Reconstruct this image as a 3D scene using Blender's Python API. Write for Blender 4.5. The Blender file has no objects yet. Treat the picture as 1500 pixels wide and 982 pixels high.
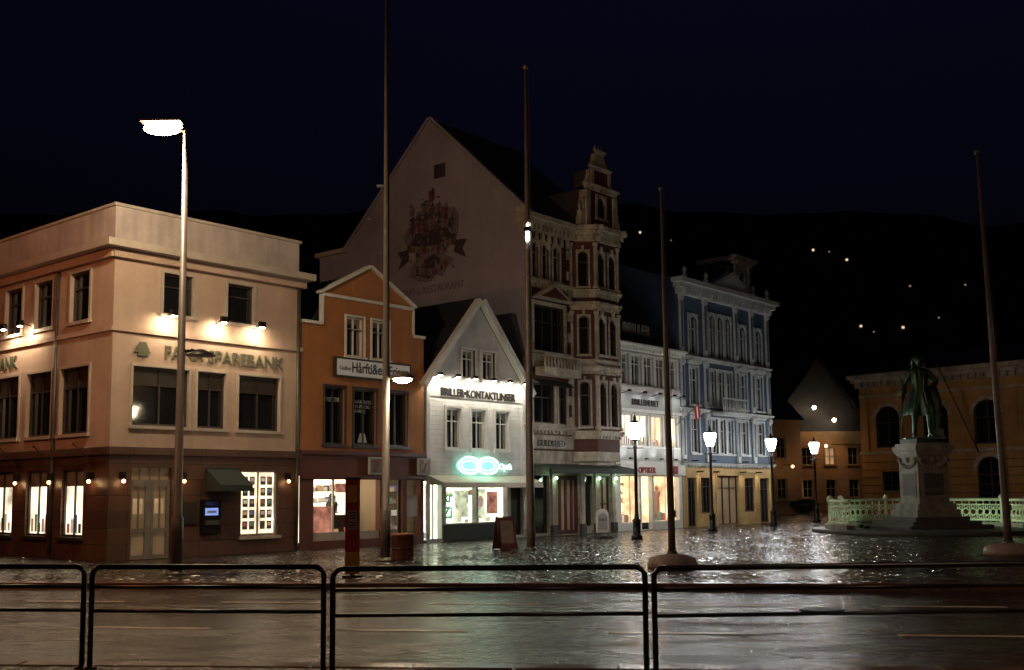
import bpy, bmesh, math, random
from mathutils import Matrix, Vector, noise
random.seed(7)
SC=bpy.context.scene
COL=SC.collection
rad=math.radians
SC.view_settings.view_transform='Standard'
SC.view_settings.look='None'
SC.view_settings.exposure=0

# ---------------------------------------------------------------- materials
MATS={}
def nodes_of(name):
    m=bpy.data.materials.new(name); m.use_nodes=True
    nt=m.node_tree; b=nt.nodes['Principled BSDF']
    MATS[name]=m
    return m,nt,b
def N(nt,t,**k):
    n=nt.nodes.new(t)
    for a,v in k.items(): setattr(n,a,v)
    return n
def mat(name,col,rough=.7,var=.25,scale=1.2,bump=.15,bscale=25,metal=0,spec=.5,streak=0):
    m,nt,b=nodes_of(name); L=nt.links.new
    tc=N(nt,'ShaderNodeTexCoord')
    n1=N(nt,'ShaderNodeTexNoise'); n1.inputs['Scale'].default_value=scale; n1.inputs['Detail'].default_value=8; n1.inputs['Roughness'].default_value=.65
    L(tc.outputs['Object'],n1.inputs['Vector'])
    r=N(nt,'ShaderNodeValToRGB'); r.color_ramp.elements[0].position=.3; r.color_ramp.elements[1].position=.7
    a=1-var
    r.color_ramp.elements[0].color=(col[0]*a,col[1]*a,col[2]*a,1); r.color_ramp.elements[1].color=(min(col[0]*(1+var*.5),1),min(col[1]*(1+var*.5),1),min(col[2]*(1+var*.5),1),1)
    L(n1.outputs['Fac'],r.inputs['Fac'])
    if streak:   # rain-washed vertical weathering
        mp=N(nt,'ShaderNodeMapping'); mp.inputs['Scale'].default_value=(3.2,3.2,.35); L(tc.outputs['Object'],mp.inputs['Vector'])
        n3=N(nt,'ShaderNodeTexNoise'); n3.inputs['Scale'].default_value=1; n3.inputs['Detail'].default_value=7; L(mp.outputs[0],n3.inputs['Vector'])
        m3=N(nt,'ShaderNodeMapRange'); m3.inputs['From Min'].default_value=.3; m3.inputs['From Max'].default_value=.62; m3.inputs['To Min'].default_value=1-streak; m3.inputs['To Max'].default_value=1; L(n3.outputs['Fac'],m3.inputs['Value'])
        vm=N(nt,'ShaderNodeVectorMath',operation='MULTIPLY'); L(r.outputs['Color'],vm.inputs[0]); L(m3.outputs[0],vm.inputs[1]); L(vm.outputs[0],b.inputs['Base Color'])
    else: L(r.outputs['Color'],b.inputs['Base Color'])
    b.inputs['Roughness'].default_value=rough; b.inputs['Metallic'].default_value=metal
    b.inputs['Specular IOR Level'].default_value=spec
    if bump>0:
        n2=N(nt,'ShaderNodeTexNoise'); n2.inputs['Scale'].default_value=bscale; n2.inputs['Detail'].default_value=4
        L(tc.outputs['Object'],n2.inputs['Vector'])
        bp=N(nt,'ShaderNodeBump'); bp.inputs['Strength'].default_value=bump; bp.inputs['Distance'].default_value=.02
        L(n2.outputs['Fac'],bp.inputs['Height']); L(bp.outputs['Normal'],b.inputs['Normal'])
    return m
def emis(name,col,st,sample=False,var=0):
    m,nt,b=nodes_of(name)
    b.inputs['Base Color'].default_value=(*[c*.6 for c in col],1); b.inputs['Emission Color'].default_value=(*col,1); b.inputs['Emission Strength'].default_value=st
    b.inputs['Roughness'].default_value=.5
    if var:
        L=nt.links.new; tc=N(nt,'ShaderNodeTexCoord'); n=N(nt,'ShaderNodeTexNoise'); n.inputs['Scale'].default_value=var; n.inputs['Detail'].default_value=5; L(tc.outputs['Object'],n.inputs['Vector'])
        mr=N(nt,'ShaderNodeMapRange'); mr.inputs['From Min'].default_value=.32; mr.inputs['From Max'].default_value=.68; mr.inputs['To Min'].default_value=st*.25; mr.inputs['To Max'].default_value=st*1.5; L(n.outputs['Fac'],mr.inputs['Value']); L(mr.outputs[0],b.inputs['Emission Strength'])
    if not sample: m.cycles.emission_sampling='NONE'
    return m
def brickmat(name,c1,c2,mortar,bw,bh,ms=.02,rough=.75,strength=.5):
    m,nt,b=nodes_of(name); L=nt.links.new
    tc=N(nt,'ShaderNodeTexCoord'); sx=N(nt,'ShaderNodeSeparateXYZ'); L(tc.outputs['Object'],sx.inputs[0])
    ad=N(nt,'ShaderNodeMath',operation='ADD'); L(sx.outputs['X'],ad.inputs[0]); L(sx.outputs['Y'],ad.inputs[1])
    cb=N(nt,'ShaderNodeCombineXYZ'); L(ad.outputs[0],cb.inputs['X']); L(sx.outputs['Z'],cb.inputs['Y'])
    br=N(nt,'ShaderNodeTexBrick'); L(cb.outputs[0],br.inputs['Vector'])
    br.inputs['Scale'].default_value=1; br.inputs['Brick Width'].default_value=bw; br.inputs['Row Height'].default_value=bh; br.inputs['Mortar Size'].default_value=ms
    br.inputs['Color1'].default_value=(*c1,1); br.inputs['Color2'].default_value=(*c2,1); br.inputs['Mortar'].default_value=(*mortar,1)
    nz=N(nt,'ShaderNodeTexNoise'); nz.inputs['Scale'].default_value=1.5; nz.inputs['Detail'].default_value=8; L(tc.outputs['Object'],nz.inputs['Vector'])
    mr=N(nt,'ShaderNodeMapRange'); mr.inputs['To Min'].default_value=.55; mr.inputs['To Max'].default_value=1.35; L(nz.outputs['Fac'],mr.inputs['Value'])
    mx=N(nt,'ShaderNodeVectorMath',operation='MULTIPLY'); L(br.outputs['Color'],mx.inputs[0]); L(mr.outputs[0],mx.inputs[1])
    L(mx.outputs[0],b.inputs['Base Color']); b.inputs['Roughness'].default_value=rough
    bp=N(nt,'ShaderNodeBump',invert=True); bp.inputs['Strength'].default_value=strength; bp.inputs['Distance'].default_value=.02
    L(br.outputs['Fac'],bp.inputs['Height']); L(bp.outputs['Normal'],b.inputs['Normal'])
    return m
def boardmat(name,col,pitch):
    m=mat(name,col,.55,.18,2,.0,streak=.2); nt=m.node_tree; L=nt.links.new; b=nt.nodes['Principled BSDF']
    tc=N(nt,'ShaderNodeTexCoord'); sx=N(nt,'ShaderNodeSeparateXYZ'); L(tc.outputs['Object'],sx.inputs[0])
    d=N(nt,'ShaderNodeMath',operation='DIVIDE'); L(sx.outputs['Z'],d.inputs[0]); d.inputs[1].default_value=pitch
    f=N(nt,'ShaderNodeMath',operation='FRACT'); L(d.outputs[0],f.inputs[0])
    bp=N(nt,'ShaderNodeBump',invert=True); bp.inputs['Strength'].default_value=1; bp.inputs['Distance'].default_value=.05
    L(f.outputs[0],bp.inputs['Height']); L(bp.outputs['Normal'],b.inputs['Normal'])
    return m
def wetmat(name,col,kind):
    m,nt,b=nodes_of(name); L=nt.links.new
    tc=N(nt,'ShaderNodeTexCoord')
    n1=N(nt,'ShaderNodeTexNoise'); n1.inputs['Scale'].default_value=.3; n1.inputs['Detail'].default_value=10; n1.inputs['Roughness'].default_value=.72
    if kind=='asphalt':   # traffic-worn patches run along the carriageway
        mp=N(nt,'ShaderNodeMapping'); mp.inputs['Scale'].default_value=(.8,2.6,1); mp.inputs['Rotation'].default_value=(0,0,rad(7)); L(tc.outputs['Object'],mp.inputs['Vector']); L(mp.outputs[0],n1.inputs['Vector'])
    else: L(tc.outputs['Object'],n1.inputs['Vector'])
    r=N(nt,'ShaderNodeValToRGB'); r.color_ramp.elements[0].position=.35; r.color_ramp.elements[1].position=.68
    r.color_ramp.elements[0].color=(*[c*.55 for c in col],1); r.color_ramp.elements[1].color=(*[c*1.4 for c in col],1)
    L(n1.outputs['Fac'],r.inputs['Fac'])
    rr=N(nt,'ShaderNodeMapRange'); L(n1.outputs['Fac'],rr.inputs['Value']); rr.inputs['From Min'].default_value=.38; rr.inputs['From Max'].default_value=.62
    if kind=='asphalt':
        rr.inputs['To Min'].default_value=.06; rr.inputs['To Max'].default_value=.34
        v=N(nt,'ShaderNodeTexVoronoi'); v.inputs['Scale'].default_value=7.5; L(tc.outputs['Object'],v.inputs['Vector'])
        v1=N(nt,'ShaderNodeTexNoise'); v1.inputs['Scale'].default_value=4.2; v1.inputs['Detail'].default_value=7; v1.inputs['Roughness'].default_value=.7
        L(tc.outputs['Object'],v1.inputs['Vector'])
        mm=N(nt,'ShaderNodeMath',operation='MULTIPLY_ADD'); L(v.outputs['Distance'],mm.inputs[0]); mm.inputs[1].default_value=-.35; L(v1.outputs['Fac'],mm.inputs[2]); h=mm.outputs[0]; dist=.05; st=.9
        sp=N(nt,'ShaderNodeMapRange'); sp.inputs['From Min'].default_value=.35; sp.inputs['From Max'].default_value=.65; sp.inputs['To Min'].default_value=.35; sp.inputs['To Max'].default_value=1.7; L(v1.outputs['Fac'],sp.inputs['Value'])
        mu=N(nt,'ShaderNodeVectorMath',operation='MULTIPLY'); L(r.outputs['Color'],mu.inputs[0]); L(sp.outputs[0],mu.inputs[1]); L(mu.outputs[0],b.inputs['Base Color'])
    else:
        rr.inputs['To Min'].default_value=.1; rr.inputs['To Max'].default_value=.28
        v=N(nt,'ShaderNodeTexVoronoi',feature='DISTANCE_TO_EDGE'); v.inputs['Scale'].default_value=5.0
        L(tc.outputs['Object'],v.inputs['Vector'])
        cr=N(nt,'ShaderNodeMapRange'); cr.interpolation_type='SMOOTHSTEP'; cr.inputs['From Max'].default_value=.4; L(v.outputs['Distance'],cr.inputs['Value']); h=cr.outputs[0]; dist=.05; st=1
        v2=N(nt,'ShaderNodeTexVoronoi'); v2.inputs['Scale'].default_value=v.inputs['Scale'].default_value; L(tc.outputs['Object'],v2.inputs['Vector'])
        hs=N(nt,'ShaderNodeSeparateXYZ'); L(v2.outputs['Color'],hs.inputs[0])
        mr=N(nt,'ShaderNodeMapRange'); mr.inputs['To Min'].default_value=.5; mr.inputs['To Max'].default_value=1.5; L(hs.outputs['X'],mr.inputs['Value'])
        mu=N(nt,'ShaderNodeVectorMath',operation='MULTIPLY'); L(r.outputs['Color'],mu.inputs[0]); L(mr.outputs[0],mu.inputs[1])
        mu2=N(nt,'ShaderNodeVectorMath',operation='MULTIPLY'); L(mu.outputs[0],mu2.inputs[0])
        m3=N(nt,'ShaderNodeMapRange'); m3.inputs['To Min'].default_value=.3; L(h,m3.inputs['Value']); L(m3.outputs[0],mu2.inputs[1])
        L(mu2.outputs[0],b.inputs['Base Color'])
        ad=N(nt,'ShaderNodeMath',operation='MULTIPLY_ADD'); L(hs.outputs['Y'],ad.inputs[0]); ad.inputs[1].default_value=.6; L(h,ad.inputs[2]); h=ad.outputs[0]
    L(rr.outputs[0],b.inputs['Roughness'])
    bp=N(nt,'ShaderNodeBump'); bp.inputs['Strength'].default_value=st; bp.inputs['Distance'].default_value=dist
    L(h,bp.inputs['Height']); L(bp.outputs['Normal'],b.inputs['Normal'])
    b.inputs['Specular IOR Level'].default_value=.6 if kind=='asphalt' else .9
    return m
mat('plaster_pink',(.52,.38,.3),.8,.16,.9,.15,30,streak=.14)
mat('plaster_parapet',(.5,.43,.4),.8,.25,.9,.15,30,streak=.25)
mat('trim_light',(.46,.4,.35),.6,.2,2,.08,30)
brickmat('stone_brown',(.12,.06,.04),(.09,.047,.033),(.035,.02,.015),1.1,.42,.012,.4)
mat('plaster_orange',(.42,.165,.05),.75,.2,1.1,.12,30,streak=.18)
mat('base_redbrown',(.13,.04,.021),.6,.25,1.1,.1,30)
mat('wood_darkred',(.11,.028,.022),.5,.2)
boardmat('white_clapboard',(.72,.71,.67),.16)
mat('white_paint',(.72,.7,.65),.5,.15,3,.03)
mat('cream_stone',(.5,.44,.34),.65,.45,2.5,.25,12,streak=.35)
brickmat('red_brick',(.1,.024,.018),(.08,.02,.015),(.05,.028,.022),.24,.075,.006)
mat('gable_render',(.34,.31,.36),.85,.3,.35,.2,18,streak=.08)
mat('grey_panel',(.42,.42,.4),.6,.2)
mat('blue_paint',(.045,.08,.135),.6,.2,1.2,.05)
mat('white_trim_blue',(.5,.52,.52),.5,.3,2.5,.05,streak=.25)
mat('yellow_base',(.5,.33,.13),.7,.3,1,.1)
mat('ochre_wall',(.48,.26,.08),.8,.3,.7,.1,20,streak=.2)
mat('far_wall',(.36,.22,.11),.8,.3,.6,.1,20)
mat('dark_wall',(.045,.038,.038),.8,.3)
mat('roof_slate',(.03,.028,.031),.6,.35,3,.3,9)
mat('glass_dark',(.012,.013,.016),.07,.2,1,.03,2.2,spec=.8)
mat('frame_dark',(.045,.035,.03),.4,.2)
mat('curtain',(.24,.22,.19),.8,.3,3)
mat('metal_black',(.01,.01,.011),.35,.2,3,.03,metal=.2)
mat('metal_grey',(.13,.12,.11),.45,.3,3,.05,metal=.5)
mat('pole_paint',(.12,.095,.082),.45,.35,1.5,.03)
mat('awning_white',(.66,.6,.49),.7,.15,2,.05)
mat('awning_dark',(.02,.03,.025),.7,.2)
mat('mural_dark',(.06,.04,.045),.85,.45,4)
mat('mural_red',(.15,.055,.05),.85,.45,4)
mat('mural_tan',(.21,.16,.14),.85,.45,4)
mat('mural_faint',(.19,.16,.18),.85,.45,4)
mat('letter_dark',(.03,.025,.022),.4,0,bump=0)
mat('letter_green',(.12,.13,.09),.4,0,bump=0)
mat('letter_white',(.5,.5,.48),.4,0,bump=0)
mat('bronze',(.05,.1,.07),.34,.6,3,.3,14,metal=.6)
mat('granite',(.24,.24,.2),.5,.45,3,.3,40,streak=.35)
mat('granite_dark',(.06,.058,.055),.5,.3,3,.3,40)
mat('fence_paint',(.6,.7,.5),.45,.25)
mat('kerb_stone',(.16,.08,.06),.25,.35,2,.25,30)
mat('red_paint',(.3,.022,.016),.4,.3)
mat('yellow_paint',(.42,.22,.03),.4,.3)
mat('bin_orange',(.2,.07,.03),.5,.35)
mat('concrete',(.36,.29,.27),.6,.3,3,.2,25)
mat('road_paint',(.75,.6,.45),.35,.45,6,.2,30)
mat('hill_forest',(.009,.01,.011),.95,.6,.03,0,spec=0)
mat('cloth_red',(.3,.018,.018),.7,.1)
mat('cloth_blue',(.02,.03,.2),.7,.1)
wetmat('asphalt_wet',(.055,.036,.026),'asphalt')
wetmat('cobble_wet',(.08,.06,.048),'cobble')
wetmat('paving_wet',(.11,.06,.042),'asphalt')
emis('int_warm',(1,.7,.4),1.3,True,1.5); emis('int_white',(1,.85,.6),1.8,True,1.2); emis('int_green',(.9,1,.76),2.2,True,1.2)  # room surfaces glow themselves, interior lighting put into their emission
emis('int_dim',(.6,.42,.25),.06,False,2); emis('int_room',(1,.7,.4),.25,True,1.5)
emis('ceil_light',(1,.88,.7),12,True)
emis('lamp_hot',(1,.84,.56),70); emis('lamp_white',(.97,.98,1),40); emis('lamp_warm',(1,.6,.25),8); emis('lamp_flood',(1,.85,.6),40); emis('lamp_green',(.7,1,.75),5)
emis('neon',(.45,1,.82),3.0); emis('neon_soft',(.3,.85,.7),1.0); emis('atm_screen',(.25,.4,1),.8)
emis('hill_lamp',(1,.72,.45),.9); emis('hill_lamp_dim',(1,.6,.35),.25)
emis('sign_lit',(.8,.74,.66),.1); emis('sign_green',(.15,.65,.4),.5); emis('poster',(.85,.9,.6),.8,False,5); emis('poster_red',(.75,.3,.2),.45,False,4)
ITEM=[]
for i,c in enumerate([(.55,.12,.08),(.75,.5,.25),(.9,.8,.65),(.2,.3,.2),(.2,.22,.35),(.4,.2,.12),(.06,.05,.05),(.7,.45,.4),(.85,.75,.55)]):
    emis('item_%d'%i,c,.4); ITEM.append('item_%d'%i)  # goods given a faint glow of their own to look lit

# ---------------------------------------------------------------- builder
class Bld:
    def __init__(s,name,loc=(0,0,0),rot=0):
        s.e=bpy.data.objects.new(name,None); s.e.empty_display_size=.5
        COL.objects.link(s.e); s.e.location=loc; s.e.rotation_euler=(0,0,rad(rot))
        s.p={}; s.M=Matrix(); s.n=0
    def frame(s,x=0,y=0,rot=0,z=0):
        s.M=Matrix.Translation((x,y,z))@Matrix.Rotation(rad(rot),4,'Z')
    def bm(s,m):
        if m not in s.p: s.p[m]=bmesh.new()
        return s.p[m]
    def v(s,bm,p): return bm.verts.new(s.M@Vector(p))
    def face(s,pts,m):
        bm=s.bm(m)
        try: return bm.faces.new([s.v(bm,p) for p in pts])
        except ValueError: pass
    def box(s,x0,x1,y0,y1,z0,z1,m):
        bm=s.bm(m)
        c=[(x0,y0,z0),(x1,y0,z0),(x1,y1,z0),(x0,y1,z0),(x0,y0,z1),(x1,y0,z1),(x1,y1,z1),(x0,y1,z1)]
        v=[s.v(bm,p) for p in c]
        for f in ((0,3,2,1),(4,5,6,7),(0,1,5,4),(1,2,6,5),(2,3,7,6),(3,0,4,7)): bm.faces.new([v[i] for i in f])
    def prism(s,pts,y0,y1,m):
        bm=s.bm(m); n=len(pts)
        a=[s.v(bm,(p[0],y0,p[1])) for p in pts]; b=[s.v(bm,(p[0],y1,p[1])) for p in pts]
        bm.faces.new(a); bm.faces.new(b[::-1])
        for i in range(n): bm.faces.new([a[i],b[i],b[(i+1)%n],a[(i+1)%n]])
    def plan(s,pts,z0,z1,m):
        bm=s.bm(m); n=len(pts)
        a=[s.v(bm,(p[0],p[1],z0)) for p in pts]; b=[s.v(bm,(p[0],p[1],z1)) for p in pts]
        bm.faces.new(a[::-1]); bm.faces.new(b)
        for i in range(n): bm.faces.new([a[i],a[(i+1)%n],b[(i+1)%n],b[i]])
    def lathe(s,x,y,prof,m,seg=16):
        bm=s.bm(m); rings=[]
        for r,z in prof:
            rings.append([s.v(bm,(x+r*math.cos(2*math.pi*i/seg),y+r*math.sin(2*math.pi*i/seg),z)) for i in range(seg)])
        for a,b in zip(rings,rings[1:]):
            for i in range(seg):
                f=bm.faces.new([a[i],a[(i+1)%seg],b[(i+1)%seg],b[i]]); f.smooth=True
        bm.faces.new(rings[0][::-1]); bm.faces.new(rings[-1])
    def tube(s,pts,r,m,seg=8,closed=False):
        bm=s.bm(m); P=[Vector(p) for p in pts]; n=len(P); rings=[]
        for i,p in enumerate(P):
            if closed: t=P[(i+1)%n]-P[i-1]
            else: t=P[min(i+1,n-1)]-P[max(i-1,0)]
            t.normalize(); up=Vector((0,0,1)) if abs(t.z)<.9 else Vector((0,1,0))
            a=t.cross(up).normalized(); b=t.cross(a)
            rr=r[i] if isinstance(r,(list,tuple)) else r
            rings.append([s.v(bm,p+a*rr*math.cos(2*math.pi*k/seg)+b*rr*math.sin(2*math.pi*k/seg)) for k in range(seg)])
        pr=list(zip(rings,rings[1:]))
        if closed: pr.append((rings[-1],rings[0]))
        for a,b in pr:
            for k in range(seg):
                f=bm.faces.new([a[k],a[(k+1)%seg],b[(k+1)%seg],b[k]]); f.smooth=True
        if not closed: bm.faces.new(rings[0][::-1]); bm.faces.new(rings[-1])
    def ball(s,x,y,z,r,m,sx=1,sy=1,sz=1,seg=14):
        n=8; bm=s.bm(m); rings=[]
        for j in range(1,n):
            th=math.pi*j/n
            rings.append([s.v(bm,(x+sx*r*math.sin(th)*math.cos(2*math.pi*i/seg),y+sy*r*math.sin(th)*math.sin(2*math.pi*i/seg),z-sz*r*math.cos(th))) for i in range(seg)])
        for a,b in zip(rings,rings[1:]):
            for i in range(seg): f=bm.faces.new([a[i],a[(i+1)%seg],b[(i+1)%seg],b[i]]); f.smooth=True
        bo=s.v(bm,(x,y,z-sz*r)); to=s.v(bm,(x,y,z+sz*r))
        for i in range(seg):
            bm.faces.new([bo,rings[0][(i+1)%seg],rings[0][i]]).smooth=True; bm.faces.new([to,rings[-1][i],rings[-1][(i+1)%seg]]).smooth=True
    def wall(s,x0,x1,z0,z1,holes,m,th=.22):
        xs=sorted(set([x0,x1]+[h[0] for h in holes]+[h[1] for h in holes])); zs=sorted(set([z0,z1]+[h[2] for h in holes]+[h[3] for h in holes]))
        xs=[x for x in xs if x0-1e-6<=x<=x1+1e-6]; zs=[z for z in zs if z0-1e-6<=z<=z1+1e-6]
        for a,b in zip(xs,xs[1:]):
            for c,d in zip(zs,zs[1:]):
                mx,mz=(a+b)/2,(c+d)/2
                if any(h[0]<mx<h[1] and h[2]<mz<h[3] for h in holes): continue
                s.face([(a,0,c),(b,0,c),(b,0,d),(a,0,d)],m)
        for h in holes:
            a,b,c,d=h[:4]
            s.face([(a,0,c),(a,0,d),(a,th,d),(a,th,c)],m); s.face([(b,0,c),(b,th,c),(b,th,d),(b,0,d)],m)
            s.face([(a,0,d),(b,0,d),(b,th,d),(a,th,d)],m); s.face([(a,0,c),(a,th,c),(b,th,c),(b,0,c)],m)
    def win(s,x0,x1,z0,z1,nx=1,nz=1,fm='white_paint',gm='glass_dark',tm=None,tw=.1,sill=True,fw=.06,tr=None,cur=False):
        y0,y1=.07,.13
        if cur:
            w=(x1-x0)*.16
            s.box(x0,x1,.15,.16,z0,z1,gm); s.box(x0+fw,x0+fw+w,.135,.148,z0,z1,'curtain'); s.box(x1-fw-w,x1-fw,.135,.148,z0,z1,'curtain'); s.box(x0+fw,x1-fw,.132,.149,z1-(z1-z0)*.18,z1,'curtain')
        else: s.box(x0,x1,.135,.15,z0,z1,gm)
        s.box(x0,x0+fw,y0,y1,z0,z1,fm); s.box(x1-fw,x1,y0,y1,z0,z1,fm)
        s.box(x0+fw,x1-fw,y0+.003,y1-.003,z0,z0+fw,fm); s.box(x0+fw,x1-fw,y0+.003,y1-.003,z1-fw,z1,fm)
        for i in range(1,nx):
            x=x0+(x1-x0)*i/nx; s.box(x-fw*.4,x+fw*.4,y0+.006,y1-.006,z0+fw,z1-fw,fm)
        if nz>1:
            zz=[z0+(z1-z0)*i/nz for i in range(1,nz)]
            if tr: zz=[z0+(z1-z0)*tr]
            for z in zz: s.box(x0+fw,x1-fw,y0+.012,y1-.012,z-fw*.35,z+fw*.35,fm)
        if tm:
            s.box(x0-tw,x0-.002,-.045,.01,z0-.002,z1+tw,tm); s.box(x1+.002,x1+tw,-.045,.01,z0-.002,z1+tw,tm)
            s.box(x0-.002,x1+.002,-.042,.01,z1+.002,z1+tw-.002,tm)
        if sill: s.box(x0-tw-.03,x1+tw+.03,-.1,.08,z0-.09,z0-.004,tm or fm)
    def arch(s,x0,x1,z,m,trim=None,tw=.12,y=.004):
        r=(x1-x0)/2; cx=(x0+x1)/2; k=8
        for sg in (-1,1):
            pts=[(cx+sg*r,z)]+[(cx+sg*r*math.cos(t*math.pi/2/k),z-r+r*math.sin(t*math.pi/2/k)) for t in range(k+1)]
            s.prism(pts if sg>0 else pts[::-1],y,.2,m)
        if trim:
            n=12
            for i in range(n):
                a0=math.pi*i/n; a1=math.pi*(i+1)/n
                s.prism([(cx+r*math.cos(a0),z-r+r*math.sin(a0)),(cx+(r+tw)*math.cos(a0),z-r+(r+tw)*math.sin(a0)),(cx+(r+tw)*math.cos(a1),z-r+(r+tw)*math.sin(a1)),(cx+r*math.cos(a1),z-r+r*math.sin(a1))],-.06,.002,trim)
    def cornice(s,x0,x1,z,h,pr,m,dent=0,e=.0):
        s.box(x0-pr*.35-e,x1+pr*.35+e,-pr*.35,.05,z,z+h*.4,m)
        s.box(x0-pr*.7-e,x1+pr*.7+e,-pr*.7,.05,z+h*.4+.001,z+h*.7,m)
        s.box(x0-pr-e,x1+pr+e,-pr,.05,z+h*.7+.001,z+h,m)
        if dent:
            n=int((x1-x0)/dent)
            for i in range(n):
                x=x0+(i+.5)*(x1-x0)/n; s.box(x-dent*.25,x+dent*.25,-pr*.68,-pr*.35+.01,z+h*.05,z+h*.4-.003,m)
    def text(s,body,x,z,size,m,y=-.03,ext=.015,align='LEFT',sx=1,bold=0):
        cu=bpy.data.curves.new('t','FONT'); cu.body=body; cu.size=size; cu.extrude=ext; cu.align_x=align; cu.offset=bold
        o=bpy.data.objects.new('t',cu); COL.objects.link(o); bpy.context.view_layer.update()
        me=bpy.data.meshes.new_from_object(o.evaluated_get(bpy.context.evaluated_depsgraph_get()))
        bpy.data.objects.remove(o)
        bm=s.bm(m)
        tmp=bmesh.new(); tmp.from_mesh(me)
        X=s.M@Matrix.Translation((x,y,z))@Matrix.Rotation(rad(90),4,'X')@Matrix.Diagonal((sx,1,1,1))
        mp={}
        for v in tmp.verts: mp[v.index]=bm.verts.new(X@v.co)
        for f in tmp.faces:
            try: bm.faces.new([mp[v.index] for v in f.verts])
            except ValueError: pass
        tmp.free()
    def shop(s,x0,x1,z0,z1,im='int_white',depth=1.6,items=20,sh=(.35,.75,1.1,1.45),ceil=True,seed=1,y=.23,big=False):
        R=random.Random(seed); a,b=x0-.15,x1+.15; c,d=z0-.05,z1+.12; Y=y+depth
        s.face([(a,Y,c),(b,Y,c),(b,Y,d),(a,Y,d)],im)
        s.face([(a,y,c),(a,Y,c),(a,Y,d),(a,y,d)],im); s.face([(b,y,c),(b,Y,c),(b,Y,d),(b,y,d)],im)
        s.face([(a,y,d),(b,y,d),(b,Y,d),(a,Y,d)],'white_paint'); s.face([(a,y,c),(b,y,c),(b,Y,c),(a,Y,c)],'granite')
        if ceil:
            n=max(1,int((b-a)/1.1))
            for i in range(n):
                x=a+(b-a)*(i+.5)/n; s.box(x-.3,x+.3,y+.4,y+.6,d-.05,d-.01,'ceil_light')
        for hh in sh:
            z=z0+hh*(z1-z0)/1.8
            if z>z1-.1: continue
            s.box(a+.05,b-.05,Y-.4,Y-.02,z,z+.02,'frame_dark')
            x=a+.1
            while x<b-.2:
                w=R.uniform(.04,.13); h=R.uniform(.07,.22)
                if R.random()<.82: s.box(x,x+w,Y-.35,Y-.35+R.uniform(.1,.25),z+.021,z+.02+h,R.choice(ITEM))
                x+=w+R.uniform(.01,.06)
        for i in range(items):
            w=R.uniform(.08,.25 if not big else .6); h=R.uniform(.1,.4 if not big else .95); x=R.uniform(x0,x1-w); yy=R.uniform(y+.15,y+depth*.5)
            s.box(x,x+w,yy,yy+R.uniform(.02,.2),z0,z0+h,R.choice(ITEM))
    def person(s,x,y,z,h,m='frame_dark'):  # shop-window mannequin
        s.lathe(x,y,[(.05*h,z),(.09*h,z+.3*h),(.085*h,z+.5*h),(.07*h,z+.62*h),(.12*h,z+.78*h),(.1*h,z+.83*h),(.03*h,z+.86*h)],m,10); s.ball(x,y,z+.93*h,.062*h,m,1,1,1.2)
    def light(s,kind,x,y,z,w,col,r=.05,**k):
        l=bpy.data.lights.new('bulb',kind); l.energy=w; l.color=col
        if kind!='AREA': l.shadow_soft_size=r
        o=bpy.data.objects.new(s.e.name.split('.')[0]+'_bulb',l); COL.objects.link(o); o.parent=s.e
        p=s.M@Vector((x,y,z)); o.location=p
        if 'aim' in k:
            d=(s.M@Vector(k['aim']))-p; o.rotation_euler=d.to_track_quat('-Z','Y').to_euler()
        if kind=='SPOT': l.spot_size=rad(k.get('size',90)); l.spot_blend=.8
        return o
    def done(s,bevel=0):
        for m,bm in s.p.items():
            bmesh.ops.recalc_face_normals(bm,faces=bm.faces)
            me=bpy.data.meshes.new(m); bm.to_mesh(me); bm.free()
            me.materials.append(MATS[m])
            o=bpy.data.objects.new(m+'_part',me); COL.objects.link(o); o.parent=s.e
            if bevel:
                bv=o.modifiers.new('b','BEVEL'); bv.width=bevel; bv.segments=1; bv.limit_method='ANGLE'
        return s.e

OX,OY=-10.4,28.2
ANG=50
U=(math.cos(rad(ANG)),math.sin(rad(ANG)))
def org(s): return (OX+U[0]*s,OY+U[1]*s,0)
WARM=(1,.56,.26); WW=(1,.78,.5); CW=(.95,.97,.97)
def edge(p,q,w=.09,y0=-.1,y1=.18,m='white_paint',bb=None):
    d=Vector((q[0]-p[0],q[1]-p[1])); n=Vector((-d.y,d.x)).normalized()*w
    bb.prism([p,q,(q[0]+n.x,q[1]+n.y),(p[0]+n.x,p[1]+n.y)],y0,y1,m)

# ================================================================ A bank building
b=Bld('bank_building',org(0),ANG)
W=6.18; D=13
def bank_face(x0,x1,top,first,ground,doors=[]):
    b.wall(x0,x1,2.95,8.15,top+first,'plaster_pink')
    b.wall(x0,x1,0,2.75,ground+doors,'stone_brown')
    b.box(x0-.06,x1+.06,-.1,.05,2.752,2.948,'stone_brown')
    b.box(x0-.05,x1+.05,-.07,.02,5.98,6.1,'plaster_pink')
    for h in top: b.win(*h[:4],1,2,'frame_dark',tm='trim_light',tw=.09,tr=.68)
    for h in first:
        b.win(*h[:4],2,2,'frame_dark',tm='trim_light',tw=.07,tr=.7)
        b.box(h[0]+.06,h[1]-.06,.128,.134,h[3]-.5,h[3]-.06,'frame_dark')
    b.box(x0-.1,x1+.1,-.16,.0,7.92,8.14,'plaster_pink')
def flood(x,pw=36):
    b.tube([(x,0,6.5),(x,-.3,6.6)],.015,'metal_black'); b.box(x-.1,x+.1,-.46,-.34,6.5,6.66,'metal_black')
    b.box(x-.07,x+.07,-.44,-.36,6.47,6.499,'lamp_flood')
    b.light('SPOT',x,-.4,6.44,pw*2,WW,.04,aim=(x,-.0,5.95),size=172)
top=[(1.45,2.38,6.6,7.72),(3.52,4.42,6.6,7.72)]
first=[(.6,2.3,3.53,5.1),(2.58,3.5,3.53,5.1),(3.95,5.4,3.53,5.1)]
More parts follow.
